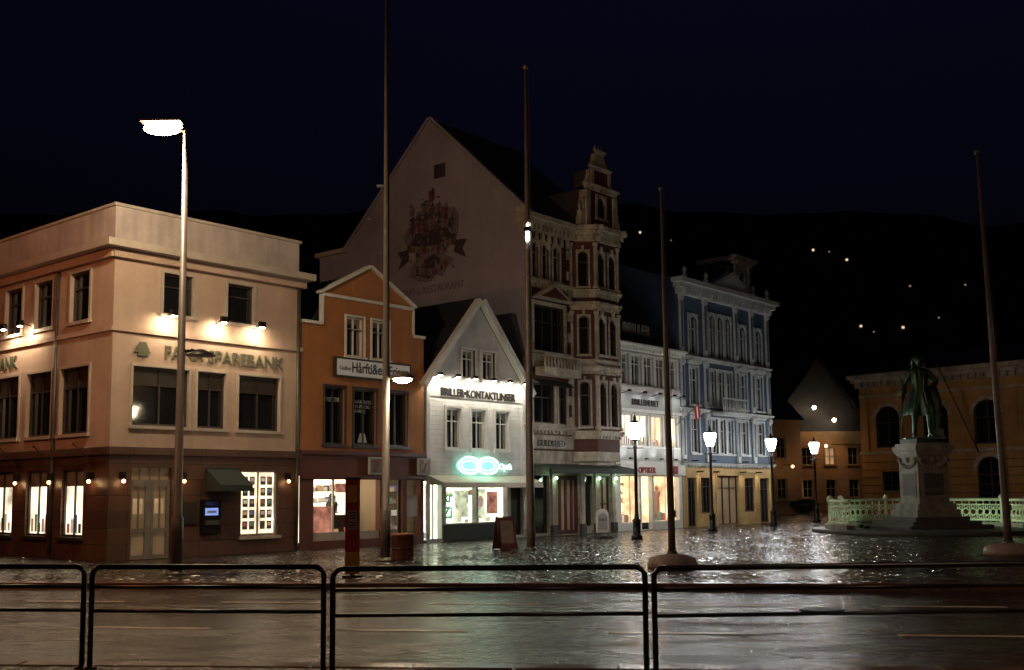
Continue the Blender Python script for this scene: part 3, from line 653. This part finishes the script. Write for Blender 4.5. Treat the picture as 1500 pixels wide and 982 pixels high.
for x in (.3,X(30.4),X(35.1),W-.3): b.lathe(x,-.2,[(.1,11.43),(.14,11.6),(.07,11.7),(.13,11.85),(.02,12.05)],WT,8)
b.box(X(30.7),X(33.2),-.8,-.2,5.2,5.34,WT)
for i in range(14): b.tube([(X(30.78)+i*.18,-.74,5.34),(X(30.78)+i*.18,-.74,5.95)],.025,WT,6)
b.box(X(30.7),X(33.2),-.78,-.7,5.95,6.02,WT)
gw=[(X(28.5),X(29.3),.02,2.25),(X(29.7),X(30.7),.6,2.25),(X(31.2),X(33.3),.02,2.35),(X(33.9),X(35.0),.6,2.25),(X(35.5),X(36.5),.02,2.25)]
b.wall(0,W,0,2.75,gw,'yellow_base')
for i,h in enumerate(gw): b.win(*h,3,2,'frame_dark',gm='int_dim' if i in(2,) else 'glass_dark',tm='yellow_base',sill=False,tr=.75)
for x in (X(29.5),X(31.0),X(33.6),X(35.25)):
    b.box(x-.07,x+.07,-.3,0,2.5,2.56,'metal_black'); b.light('SPOT',x,-.25,2.48,9,WW,.04,aim=(x,0,1),size=140)
for x in (X(30.3),X(33.5),X(36.3),X(28.7)): b.light('SPOT',x,-.5,3.1,7,CW,.05,aim=(x,0,6),size=120); b.box(x-.06,x+.06,-.56,-.2,3.0,3.05,'metal_black')
b.face([(0,-.3,11.44),(W,-.3,11.44),(W,4.5,13.0),(0,4.5,13.0)],'roof_slate')
b.face([(0,0,0),(0,9,0),(0,9,11.4),(0,4.5,13),(0,0,11.4)],'blue_paint'); b.face([(W,0,0),(W,9,0),(W,9,11.4),(W,4.5,13),(W,0,11.4)],'blue_paint'); b.face([(W,9,0),(0,9,0),(0,9,11.4),(W,9,11.4)],'dark_wall')
b.frame(X(35.0),.8)
b.wall(0,1.7,11.5,13.3,[(.5,1.2,11.9,12.9)],WT); b.box(.5,1.2,.15,.17,11.9,12.9,'glass_dark'); b.arch(.5,1.2,12.9,WT,WT,.08,y=.01)
b.box(0,1.7,.23,1.7,11.5,13.3,'blue_paint'); b.box(0,.18,-.06,0,11.5,13.3,WT); b.box(1.52,1.7,-.06,0,11.5,13.3,WT)
b.cornice(0,1.7,13.3,.4,.35,WT,.2); b.box(-.3,2.0,.06,2.0,13.45,13.7,WT)
b.frame()
b.done()
f=Bld('wall_flag',org(27.7),ANG); z=4.6
f.tube([(0,0,z),(0.15,-1.2,z+1.0)],.02,'pole_paint')
q=Vector((0.15,-1.15,z+.95))
f.face([q,q+Vector((.02,.3,-.25)),q+Vector((.08,.26,-.8)),q+Vector((.05,-.02,-.6))],'cloth_red')
f.face([q+Vector((-.01,.1,-.08)),q+Vector((-.01,.16,-.13)),q+Vector((.04,.14,-.69)),q+Vector((.03,.08,-.65))],'white_paint')
f.done()

# ================================================================ G far houses
b=Bld('distant_gabled_house',(20.5,88,0),4); W=8.6
hs=[(.9+i*1.9,1.7+i*1.9,z,z+1.4) for i in range(4) for z in (1.0,3.6)]
b.wall(0,W,0,6.3,hs,'far_wall')
for i,h in enumerate(hs): b.win(*h,2,2,'curtain',gm='int_room' if i in (0,5) else 'glass_dark',tm='far_wall')
b.face([(0,0,6.3),(W,0,6.3),(W/2,0,12.2)],'dark_wall'); b.box(0,W,.25,8,0,6.25,'far_wall')
b.face([(-.3,-.3,6.1),(-.3,9,6.1),(W/2,9,12.5),(W/2,-.3,12.5)],'roof_slate'); b.face([(W+.3,-.3,6.1),(W+.3,9,6.1),(W/2,9,12.5),(W/2,-.3,12.5)],'roof_slate')
for x,z in ((3.6,8.2),(5.2,7.2)):
    b.tube([(x,0,z),(x,-1.0,z+.1)],.04,'metal_black'); b.ball(x,-1.0,z-.05,.14,'lamp_hot'); b.light('SPOT',x,-1.8,z-.3,150,WARM,.15,aim=(x,0,0),size=95)
b.box(1.6,2.6,-.3,-.01,.9,2.2,'int_warm')
b.done()
b=Bld('dark_row_house',(12.6,72,0),25); W=8
hs=[(.8+i*1.7,1.6+i*1.7,z,z+1.4) for i in range(4) for z in (1.0,3.8)]
b.wall(0,W,0,6.5,hs,'far_wall')
for h in hs: b.win(*h,2,2,'curtain',tm='far_wall')
b.box(0,W,.25,7,0,6.5,'far_wall'); b.face([(-.2,-.3,6.4),(W+.2,-.3,6.4),(W+.2,3.5,9.5),(-.2,3.5,9.5)],'roof_slate'); b.face([(W+.001,0,6.5),(W+.001,7,6.5),(W+.001,3.5,9.4)],'dark_wall')
b.light('POINT',6.5,-1.0,3.2,16,WARM,.1); b.ball(6.5,-.9,3.2,.1,'lamp_warm'); b.tube([(6.5,0,3.3),(6.5,-.9,3.3)],.03,'metal_black')
b.done()

# ================================================================ H ochre public building
b=Bld('ochre_arched_building',(23.9,75,0),-48.2); W=30
up=[(1.2+i*3.38,2.9+i*3.38,4.4,7.2) for i in range(9)]; lo=[(1.5+i*3.38,2.7+i*3.38,1.5,2.8) for i in range(9) if i!=2]
b.wall(0,W,4.15,8.5,up,'ochre_wall'); b.wall(0,W,0,3.95,lo+[(8.0,9.7,.02,3.6)],'ochre_wall')
for h in up: b.win(*h,2,2,'frame_dark',tm='ochre_wall',tw=.16,tr=.6,fw=.09); b.arch(h[0],h[1],h[3],'ochre_wall','cream_stone',.2,y=.006)
for h in lo: b.win(*h,2,1,'frame_dark',tm='ochre_wall',tw=.12)
b.win(8.0,9.7,.02,3.6,2,2,'wood_darkred',gm='glass_dark',sill=False,tr=.7); b.arch(8.0,9.7,3.6,'ochre_wall','cream_stone',.25,y=.006)
b.box(-.05,W,-.14,.02,3.951,4.149,'cream_stone'); b.cornice(0,W,8.5,.9,.6,'cream_stone',.5); b.box(0,W,-.08,0,7.85,8.0,'cream_stone')
for i in range(10): b.box(.15+i*3.38,.6+i*3.38,-.08,0,4.16,7.84,'ochre_wall')
for k in range(7): b.box(0.001,W,-.03,0,.3+k*.52,.34+k*.52,'dark_wall')
b.box(0,W,.25,14,0,8.4,'dark_wall'); b.face([(0,-.3,9.4),(W,-.3,9.4),(W,7,11.5),(1.5,7,11.5)],'roof_slate')
b.face([(0,0,0),(0,14,0),(0,14,8.6),(0,0,8.6)],'ochre_wall')
b.tube([(8.2,-.1,3.9),(7.2,-3,9.4)],.05,'pole_paint'); b.light('POINT',-1.8,-1.5,4.5,50,WARM,.1); b.tube([(0,.2,4.7),(-1.8,-1.5,4.7)],.03,'metal_black'); b.ball(-1.8,-1.5,4.62,.1,'lamp_warm')
b.done()

# ================================================================ ground, road
def sheet(name,pts,z,m):
    bm=bmesh.new(); vs=[bm.verts.new((p[0],p[1],z)) for p in pts]; bm.faces.new(vs); bmesh.ops.recalc_face_normals(bm,faces=bm.faces)
    me=bpy.data.meshes.new(name); bm.to_mesh(me); bm.free(); me.materials.append(MATS[m]); o=bpy.data.objects.new(name,me); COL.objects.link(o); return o
fk=lambda x:20.5-.126*x
nk=lambda x:11.0-.1*x
sheet('ground',[(-1500,-1500),(1500,-1500),(1500,1500),(-1500,1500)],-.12,'paving_wet')
sheet('road',[(-90,nk(-90)-1),(90,nk(90)-1),(90,fk(90)+.1),(-90,fk(-90)+.1)],-.1,'asphalt_wet')
def slab(name,pts,z0,z1,m):
    k=Bld(name); k.plan(pts,z0,z1,m); return k.done()
slab('cobbled_square',[(-90,fk(-90)+.32),(90,fk(90)+.32),(140,260),(-140,260)],-.119,0,'cobble_wet')
slab('pavement',[(-60,-30),(60,-30),(60,nk(60)-.28),(-60,nk(-60)-.28)],-.119,0,'paving_wet')
k=Bld('kerb')
x=-60
while x<60:
    x1=x+1.0-.015
    k.plan([(x,fk(x)),(x1,fk(x1)),(x1,fk(x1)+.31),(x,fk(x)+.31)],-.118,.012,'kerb_stone'); x+=1.0
k.done(.012)
k=Bld('kerb'); x=-30
while x<30:
    x1=x+1.0-.015
    k.plan([(x,nk(x)-.27),(x1,nk(x1)-.27),(x1,nk(x1)),(x,nk(x))],-.118,.012,'kerb_stone'); x+=1.0
k.done(.012)
k=Bld('road_marking')
def dash(x0,x1,y,w=.15):
    sl=-.15
    k.face([(x0,y+sl*x0-w/2,-.094),(x1,y+sl*x1-w/2,-.094),(x1,y+sl*x1+w/2,-.094),(x0,y+sl*x0+w/2,-.094)],'road_paint')
for i in range(-6,8):
    dash(-5.8+i*3.5,-4.1+i*3.5,14.35); dash(-8.4+i*3.5,-6.6+i*3.5,17.8)
k.done()
k=Bld('manhole_cover',(4.6,16.6,-.094)); k.lathe(0,0,[(.33,0),(.33,.006),(.28,.008)],'metal_grey',24); k.done()

# ================================================================ pedestrian guard rail
def rail(x0,y0,x1,y1):
    r=Bld('guard_rail',(x0,y0,0),math.degrees(math.atan2(y1-y0,x1-x0))); L=math.hypot(x1-x0,y1-y0); c=.09; zt=.99
    pts=[(0,0,-.02),(0,0,.5),(0,0,zt-c)]+[(c-c*math.cos(a),0,zt-c+c*math.sin(a)) for a in (.4,.8,1.2)]+[(c,0,zt),(L/2,0,zt),(L-c,0,zt)]+[(L-c+c*math.sin(a),0,zt-c+c*math.cos(a)) for a in (.4,.8,1.2)]+[(L,0,zt-c),(L,0,.5),(L,0,-.02)]
    r.tube(pts,.027,'metal_black',10)
    for z in (.795,.56): r.tube([(.02,0,z),(L-.02,0,z)],.018,'metal_black',8)
    for xx in (0,L): r.lathe(xx,0,[(.07,0),(.07,.012),(.035,.02)],'metal_black',12)
    r.done()
rail(-6.9,11.45,-4.3,11.08); rail(-4.2,11.03,-1.84,10.72); rail(-1.7,10.4,1.22,10.32); rail(1.28,10.12,5.2,10.3)
rail(-9.5,11.8,-7.0,11.47)

# ================================================================ lamps and flagpoles
def tall_lamp(x,y,h,warm=WW,pw=2600,head=-1,saucer=None):
    l=Bld('street_lamp',(x,y,0))
    l.tube([(0,0,0),(0,0,1.2),(0,0,1.25),(0,0,h)],[.14,.13,.1,.06],'pole_paint',12); l.lathe(0,0,[(.22,0),(.22,.03),(.15,.08)],'metal_grey',16)
    l.tube([(0,0,h-.02),(head*.3,0,h+.12)],.045,'pole_paint')
    a,c=min(head*.1,head*1.0),max(head*.1,head*1.0)
    l.box(a,c,-.15,.15,h+.19,h+.24,'metal_grey')
    l.ball(head*.52,0,h+.07,.19,'lamp_hot',2.3,.9,.85)
    l.light('POINT',head*.6,0,h-.22,pw,warm,.15)
    if saucer:
        z=saucer
        l.tube([(0,0,z+.1),(.3,0,z+.12)],.03,'metal_grey'); l.lathe(.42,0,[(.08,z+.14),(.3,z+.02),(.32,z)],'metal_black',18)
    l.done()
tall_lamp(-7.2,23.6,9.75,warm=(1,.74,.45),pw=1300,saucer=4.7)
tall_lamp(-17.5,18.5,9.5,warm=(1,.3,.1),pw=1250)
tall_lamp(7.5,3.5,9.5,warm=(1,.6,.36),pw=650,head=1)
tall_lamp(27,23,9.5,warm=(1,.5,.25),pw=300)  # unseen lamp, added out of view to light the right of the road

l=Bld('lamp_mast',(-3.2,27.6,0)); l.tube([(0,0,0),(0,0,1.3),(0,0,1.32),(0,0,16)],[.13,.13,.1,.05],'pole_paint',12); l.lathe(0,0,[(.25,0),(.25,.03),(.15,.1)],'metal_grey')
l.tube([(0,0,4.62),(.3,0,4.68)],.03,'metal_grey'); l.lathe(.42,0,[(.24,4.57),(.33,4.6),(.2,4.7),(.06,4.76)],'pole_paint',18); l.lathe(.42,0,[(.1,4.47),(.22,4.52),(.24,4.568)],'lamp_hot',16); l.light('POINT',.42,0,4.36,110,WW,.12)
l.box(-.25,-.05,-.05,.05,9.55,9.62,'metal_grey'); l.done()
def flagpole(x,y,h,plinth=0,r=.085,lean=0):
    l=Bld('flagpole',(x,y,0)); z0=0
    if plinth: l.lathe(0,0,[(plinth,0),(plinth,.08),(plinth*.93,.2),(plinth*.5,.28),(.14,.3)],'concrete',28); z0=.28
    l.tube([(0,0,z0),(0,0,z0+.5),(lean*.5,0,h/2),(lean,0,h)],[r*1.15,r*1.1,r*.85,r*.4],'pole_paint',12); l.ball(lean,0,h+.05,r*.9,'metal_grey')
    l.tube([(r+.02,-.02,1.2),(r*.5+lean+.02,-.02,h-.05)],.006,'pole_paint',5); l.box(r*.6,r*1.4,-.04,.04,1.1,1.25,'metal_grey'); l.lathe(0,0,[(r*1.7,z0),(r*1.7,z0+.03),(r*1.2,z0+.1)],'metal_grey',12)
    return l
flagpole(3.5,24.4,8.5,.55,.075,-.05).done(); flagpole(12.5,27.9,10.4,.6,.085,-.25).done()
l=flagpole(.5,32.1,14.5,0,.11); l.box(-.1,.1,-.22,-.1,9.4,9.55,'metal_black'); l.box(-.05,.05,-.13,-.108,9.15,9.4,'lamp_white'); l.light('SPOT',.0,-.2,9.6,60,CW,.05,aim=(3,10,11.5),size=60); l.done()

def ornate(x,y,h=3.8,pw=150):
    l=Bld('lantern_street_lamp',(x,y,0)); zb=h-.32
    l.lathe(0,0,[(.2,0),(.2,.12),(.14,.16),(.13,.6),(.16,.66),(.09,.72),(.065,.9),(.055,zb-.35),(.09,zb-.3),(.05,zb-.22),(.04,zb-.08),(.12,zb-.02),(.13,zb)],'metal_black',12)
    l.tube([(-.28,0,zb-.3),(.28,0,zb-.3)],.018,'metal_black')
    l.lathe(0,0,[(.13,zb+.002),(.27,zb+.5),(.2,zb+.56)],'lamp_white',6)
    for i in range(6):
        a=math.pi*2*i/6; l.tube([(.14*math.cos(a),.14*math.sin(a),zb),(.28*math.cos(a),.28*math.sin(a),zb+.5)],.007,'metal_black',5)
    l.lathe(0,0,[(.24,zb+.561),(.2,zb+.58),(.1,zb+.65),(.05,zb+.68),(.06,zb+.74),(.015,zb+.86)],'metal_black',12)
    for sx in (-1,1): l.light('POINT',sx*.3,-.28,zb+.25,pw/2,(.98,.96,.9),.06)
    l.done()
ornate(4.3,38.4,3.8,170); ornate(8.2,45.4); ornate(12.1,51.2); ornate(15.4,55.9,3.8,150)

# ================================================================ small street furniture
k=Bld('bus_stop_post',(-3.3,22.6,0),8)
k.box(-.15,.15,-.06,.06,.5,1.98,'red_paint'); k.box(-.15,.15,-.061,.061,.05,.498,'yellow_paint'); k.box(-.17,.17,-.08,.08,1.98,2.02,'metal_black'); k.box(-.1,.1,-.07,-.06,.95,1.35,'curtain'); k.box(-.1,.1,-.072,-.06,1.5,1.85,'yellow_paint'); k.tube([(0,0,-.05),(0,0,.06)],.05,'metal_black'); k.box(-.2,.2,-.12,.12,0,.03,'metal_black')
for z in (1.3,1.24,1.18,1.1,1.04): k.box(-.08,.07,-.073,-.0705,z-.01,z+.01,'letter_dark')
k.done(.008)
k=Bld('litter_bin',(-2.75,27.3,0),20); k.lathe(0,0,[(.24,.03),(.27,.1),(.27,.62),(.3,.64),(.3,.68),(.2,.7),(.19,.6)],'bin_orange',18); k.lathe(0,0,[(.28,.3),(.28,.34)],'metal_black',18)
for i in range(14): a=i*math.pi/7; k.box(.27*math.cos(a)-.01,.27*math.cos(a)+.01,.27*math.sin(a)-.01,.27*math.sin(a)+.01,.08,.6,'wood_darkred')
k.done()
k=Bld('a_frame_sign',(-.25,32.4,0),25)
for sg in (-1,1):
    k.face([(-.26,sg*.28,.02),(.26,sg*.28,.02),(.26,sg*.03,.95),(-.26,sg*.03,.95)],'wood_darkred'); k.tube([(-.27,sg*.29,0),(-.27,sg*.03,.97),(.27,sg*.03,.97),(.27,sg*.29,0)],.02,'frame_dark',6)
k.face([(-.2,-.24,.2),(.2,-.24,.2),(.2,-.075,.85),(-.2,-.075,.85)],'mural_tan'); k.done()
k=Bld('pavement_sign_stand',(3.2,39.6,0),30)
k.prism([(-.26,.2),(.26,.2),(.26,.85),(.2,.98),(0,1.05),(-.2,.98),(-.26,.85)],-.03,.03,'white_paint'); k.prism([(-.2,.3),(.2,.3),(.2,.8),(0,.92),(-.2,.8)],-.036,-.03,'grey_panel'); k.box(-.3,.3,-.22,.22,.0,.08,'granite_dark'); k.tube([(-.2,0,.05),(-.2,0,.25)],.02,'metal_grey'); k.tube([(.2,0,.05),(.2,0,.25)],.02,'metal_grey'); k.text('TILBUD',0,.62,.12,'letter_dark',y=-.04,ext=.002,align='CENTER'); k.done()
k=Bld('planter_bowl',(19.6,74,0)); k.lathe(0,0,[(.4,0),(.35,.1),(.5,.2),(1.0,.6),(1.05,.7),(.95,.7)],'granite_dark',20)
R=random.Random(2)
for i in range(60): a=R.uniform(0,6.28); rr=R.uniform(0,.85); k.ball(rr*math.cos(a),rr*math.sin(a),.72+R.uniform(0,.25)*(1-rr),R.uniform(.06,.14),'hill_forest',seg=5)
k.done()

# ================================================================ statue
SX,SY=16.1,43.0
k=Bld('statue_pedestal',(SX,SY,0),12)
def sq(w,z0,z1,m='granite'): k.box(-w/2,w/2,-w/2,w/2,z0,z1,m)
sq(3.5,.142,.28,'granite_dark'); sq(2.9,.281,.42,'granite_dark'); sq(2.3,.421,.58,'granite_dark'); sq(1.85,.581,.85); sq(1.65,.851,1.08); sq(1.3,1.081,2.95)
sq(1.42,2.951,3.02); sq(1.52,3.021,3.14); sq(1.65,3.141,3.3); sq(1.48,3.301,3.42); sq(1.2,3.421,3.62,'bronze')
k.lathe(0,0,[(4.3,.002),(4.3,.13),(4.24,.14)],'granite_dark',64)  # added dark disc, its colour stands in for shadow on the ground
for a in (0,90,180,270):
    k.frame(0,0,a); k.box(-.5,.5,-.675,-.651,1.3,2.35,'granite'); k.box(-.42,.42,-.687,-.675,1.4,2.25,'granite_dark')
    for i in range(9):
        t=-.5+i*.125; k.ball(t,-.66,2.66-.16*(1-(t/.5)**2),.08,'granite',seg=8)
    for t in (-.55,0,.55): k.ball(t,-.67,2.78,.11,'granite',seg=8)
k.frame(); k.text('HOLBERG',0,1.55,.2,'granite',y=-.697,align='CENTER',ext=.01)
k.done(.012)
st=Bld('bronze_statue',(SX,SY,3.62),-14)
S=3.42/1.85
def skin(verts,edges,radii,root=0,sub=2):
    me=bpy.data.meshes.new('body'); me.from_pydata([Vector(v)*S for v in verts],edges,[]); me.update()
    o=bpy.data.objects.new('body',me); COL.objects.link(o)
    o.modifiers.new('s','SKIN')
    for i,r in enumerate(radii):
        sv=me.skin_vertices[0].data[i]; sv.radius=((r if not isinstance(r,tuple) else r[0])*S,(r if not isinstance(r,tuple) else r[1])*S); sv.use_root=(i==root)
    s2=o.modifiers.new('u','SUBSURF'); s2.levels=sub; s2.render_levels=sub
    bpy.context.view_layer.update()
    me2=bpy.data.meshes.new_from_object(o.evaluated_get(bpy.context.evaluated_depsgraph_get()))
    bpy.data.objects.remove(o)
    for p in me2.polygons: p.use_smooth=True
    me2.materials.clear(); me2.materials.append(MATS['bronze'])
    o2=bpy.data.objects.new('figure_part',me2); COL.objects.link(o2); o2.parent=st.e
V=[(0,0,.95),(0,.01,1.12),(0,.0,1.3),(0,.01,1.44),(0,-.01,1.53),
   (-.1,0,.9),(-.13,-.05,.5),(-.14,-.0,.1),(-.15,-.16,.035),
   (.1,0,.9),(.15,-.12,.5),(.17,-.1,.1),(.22,-.25,.035),
   (-.2,0,1.4),(-.3,.02,1.14),(-.34,-.16,.93),
   (.2,0,1.4),(.36,.04,1.18),(.2,-.16,1.1)]
E=[(0,1),(1,2),(2,3),(3,4),(0,5),(5,6),(6,7),(7,8),(0,9),(9,10),(10,11),(11,12),(3,13),(13,14),(14,15),(3,16),(16,17),(17,18)]
Rr=[.15,.13,.16,.11,.055,.1,.068,.045,.04,.1,.068,.045,.04,.075,.06,.042,.075,.065,.042]
skin(V,E,Rr)
def hand(p,dirs,fan):
    p=Vector(p); d=Vector(dirs).normalized(); f=Vector(fan).normalized()
    skin([p-d*.02,p+d*.05],[(0,1)],[.035,(.04,.028)],0,1)
    for i,ln in enumerate((.075,.085,.08,.062)):
        q=p+d*.05+f*(.026*(i-1.5)); nrm=f.cross(d)
        skin([q,q+d*ln*.5+nrm*.008,q+d*ln*.8+nrm*.035,q+d*ln*.8+nrm*.06],[(0,1),(1,2),(2,3)],[.011,.010,.009,.008],0,1)
    q=p-f*.04; skin([q,q+(d-f)*.03,q+(d*.8-f*.4)*.07],[(0,1),(1,2)],[.014,.012,.009],0,1)
hand((-.345,-.19,.9),(0,-.6,-.8),(1,0,0)); hand((.17,-.18,1.1),(-1,-.3,0),(0,0,1))
z=1.66
def SB(x,y,z,r,sx=1,sy=1,sz=1,seg=14): st.ball(x*S,y*S,z*S,r*S,'bronze',sx,sy,sz,seg)
SB(0,-.02,z,.1,.82,.98,1.2,20); SB(0,-.045,z-.07,.055,.9,1,.9)
st.prism([(-.014*S,(z-.03)*S),(.014*S,(z-.03)*S),(.006*S,(z+.03)*S),(-.006*S,(z+.03)*S)],-.145*S,-.1*S,'bronze')
for sx in (-1,1): SB(sx*.033,-.105,z+.012,.015); SB(sx*.035,-.11,z+.035,.018,1.2,.6,.5); SB(sx*.083,-.01,z,.022,.5,1,1.3)
SB(0,-.11,z-.055,.02,1.3,.5,.4)
SB(0,.02,z+.035,.115,.95,1,1.05,20)
for sx in (-1,1):
    for j in range(8): SB(sx*(.095+.012*(j%2)+.012*j*.4),.0+.015*(j%3),z+.05-.042*j,.042,.9,1.1,.8,10)
for j in range(7): SB((j-3)*.035,.09,z-.02-.04*(j%2),.05,1,.8,1.8,10)
prof=[(1.47,.13,.09),(1.42,.21,.13),(1.3,.2,.15),(1.12,.165,.135),(1.02,.175,.15),(.85,.235,.2),(.7,.285,.24),(.56,.32,.27),(.5,.31,.26)]
bm=st.bm('bronze'); rings=[]; ns=44
for zi,(z_,rx,ry) in enumerate(prof):
    ring=[]
    for i in range(ns):
        a=-math.pi/2+2*math.pi*i/ns
        fl=max(0,(1.05-z_)/.5); w=1+.09*fl*math.sin(a*9+1)+.05*fl*math.sin(a*5)
        da=abs((a+math.pi/2+math.pi)%(2*math.pi)-math.pi)
        op=fl*max(0,1-da/.5); w*=(1-.42*op)
        ring.append(st.v(bm,(rx*w*math.cos(a)*S,ry*w*math.sin(a)*S+.02*S,z_*S)))
    rings.append(ring)
for a,c in zip(rings,rings[1:]):
    for i in range(ns): bm.faces.new([a[i],c[i],c[(i+1)%ns],a[(i+1)%ns]]).smooth=True
bm.faces.new(rings[0])
SB(0,-.12,1.42,.045,1,.7,1.4); SB(0,-.135,1.35,.035,.8,.6,1.5)
for sx in (-1,1):
    st.tube([(sx*.05*S,-.12*S,1.45*S),(sx*.075*S,-.165*S,1.25*S),(sx*.06*S,-.15*S,1.05*S),(sx*.12*S,-.2*S,.75*S),(sx*.16*S,-.22*S,.55*S)],[.02*S,.022*S,.018*S,.02*S,.018*S],'bronze',8)
    for j in range(6): SB(sx*.045,-.165+.004*j,1.3-.06*j,.01,seg=8)
st.lathe(-.338*S,-.14*S,[(.06*S,.95*S),(.075*S,1.0*S),(.07*S,1.04*S)],'bronze',12)
st.tube([(-.37*S,-.24*S,1.0*S),(-.42*S,-.3*S,.0)],[.014*S,.01*S],'bronze',8); SB(-.37,-.24,1.01,.025)
st.tube([(.26*S,.06*S,1.15*S),(.31*S,.1*S,.8*S),(.32*S,.12*S,.4*S),(.31*S,.14*S,.1*S),(.31*S,.14*S,.0)],[.08*S,.13*S,.14*S,.15*S,.16*S],'bronze',12)
for i,w in enumerate((.16,.14,.15)): st.box((.3-w)*S,(.3+w)*S,0,.2*S,(.02+.06*i)*S,(.075+.06*i)*S,'bronze')
st.box(-.36*S,.46*S,-.34*S,.3*S,-.02*S,.014*S,'bronze')
st.done()
k=Bld('ornate_balustrade',(SX,SY,0)); Rf=3.62; n=46
P=[]
for i in range(n+1):
    a=rad(-22)+rad(224)*i/n; P.append((Rf*math.cos(a),Rf*math.sin(a)))
k.tube([(p[0],p[1],1.2) for p in P],.06,'fence_paint',8); k.tube([(p[0],p[1],.38) for p in P],.05,'fence_paint',6); k.tube([(p[0],p[1],1.0) for p in P],.03,'fence_paint',6)
for i in range(n):
    p,q=P[i],P[i+1]; c=((p[0]+q[0])/2,(p[1]+q[1])/2); t=Vector((q[0]-p[0],q[1]-p[1],0)).normalized()
    k.tube([(p[0],p[1],.3),(p[0],p[1],1.2)],.03,'fence_paint',6)
    for zc_,rr in ((.7,.13),(.92,.07),(.49,.07)):
        k.tube([Vector((c[0],c[1],zc_))+t*rr*math.cos(2*math.pi*j/12)+Vector((0,0,rr*math.sin(2*math.pi*j/12))) for j in range(12)],.03,'fence_paint',5,True)
    if i%8==0: k.lathe(p[0],p[1],[(.12,.14),(.12,.35),(.07,.4),(.07,1.2),(.12,1.24),(.12,1.32),(.04,1.42)],'fence_paint',10)
for i in range(n):
    p,q=P[i],P[i+1]; f=1.05; g=.95
    k.plan([(p[0]*g,p[1]*g),(q[0]*g,q[1]*g),(q[0]*f,q[1]*f),(p[0]*f,p[1]*f)],.143,.3,'granite')
for a in (-5,20,45,135,160,185):
    x,y=2.4*math.cos(rad(a)),2.4*math.sin(rad(a)); k.box(x-.1,x+.1,y-.06,y+.06,.142,.26,'metal_black'); k.light('SPOT',x,y,.32,22,(.8,1,.62),.05,aim=(x*1.5,y*1.5,.8),size=130)  # small floodlights added inside the balustrade to brighten it
k.done()

# ================================================================ hill with house lights
k=Bld('hill'); bm=k.bm('hill_forest'); nx,ny=70,24; G=[]
for i in range(nx+1):
    col=[]
    X_=-420+i*14
    for j in range(ny+1):
        Y_=200+j*11
        rid=1-.0011*max(0,X_-60); zr=(Y_-200)*.6
        zmax=98*max(.45,rid)+9*noise.noise((X_*.02,1,0))
        z_=zr if zr<zmax else zmax+(zr-zmax)*.1
        z_+=3*noise.noise((X_*.05,Y_*.05,2))*min(1,j/3)
        col.append(bm.verts.new((X_,Y_,z_-.2)))
    G.append(col)
for i in range(nx):
    for j in range(ny): bm.faces.new([G[i][j],G[i+1][j],G[i+1][j+1],G[i][j+1]])
k.done()
k=Bld('hillside_houses')
for (x,y,z,s,m_) in [(39,327,79,.6,0),(87,313,70,.6,0),(95,308,66,.6,0),(91,311,69,.35,1),(104,285,54,.45,1),(118,284,54,.4,1),(83,261,40,.5,0),(93,261,39.6,.55,0),(102,262,42,.35,1),(48,325,76,.3,1),(86,261,38.6,.3,1),(72,320,60,.25,1)]:
    k.box(x-s/2,x+s/2,y-4.3,y-4,z-s/2,z+s/2,('hill_lamp','hill_lamp_dim')[m_]); k.box(x-2,x+2,y-4,y,z-4,z+1.0,'dark_wall')
k.done()

# ================================================================ sky, moonlight, camera
w=bpy.data.worlds.new('World'); SC.world=w; w.use_nodes=True; nt=w.node_tree; L=nt.links.new
bg=nt.nodes['Background']; sk=nt.nodes.new('ShaderNodeTexSky'); sk.sky_type='NISHITA'; sk.sun_disc=False; sk.sun_elevation=rad(1.5); sk.sun_rotation=rad(200)
mu=nt.nodes.new('ShaderNodeMixRGB'); mu.blend_type='MULTIPLY'; mu.inputs[0].default_value=1; mu.inputs[2].default_value=(.3,.24,.85,1)
tc=nt.nodes.new('ShaderNodeTexCoord'); sp=nt.nodes.new('ShaderNodeSeparateXYZ'); L(tc.outputs['Generated'],sp.inputs[0])
mr=nt.nodes.new('ShaderNodeMapRange'); mr.inputs['From Min'].default_value=.2; mr.inputs['From Max'].default_value=.42; mr.inputs['To Min'].default_value=.3; mr.inputs['To Max'].default_value=1; L(sp.outputs['Z'],mr.inputs['Value'])
vm=nt.nodes.new('ShaderNodeVectorMath'); vm.operation='MULTIPLY'
L(sk.outputs[0],mu.inputs[1]); L(mu.outputs[0],vm.inputs[0]); L(mr.outputs[0],vm.inputs[1]); L(vm.outputs[0],bg.inputs['Color']); bg.inputs['Strength'].default_value=.0075
sl=bpy.data.lights.new('sun','SUN'); sl.energy=.004; sl.angle=rad(12); sl.color=(.75,.8,1); so=bpy.data.objects.new('sun',sl); COL.objects.link(so); so.rotation_euler=(rad(55),0,rad(20))
cd=bpy.data.cameras.new('camera'); cam=bpy.data.objects.new('camera',cd); COL.objects.link(cam); SC.camera=cam
cd.sensor_width=36; cd.lens=38.4; cd.shift_y=61/1500; cd.clip_end=4000; cd.clip_start=.1
cam.matrix_world=Matrix.Translation((0,0,1.7))@Matrix.Rotation(rad(96),4,'X')@Matrix.Rotation(-.0093,4,'Z')
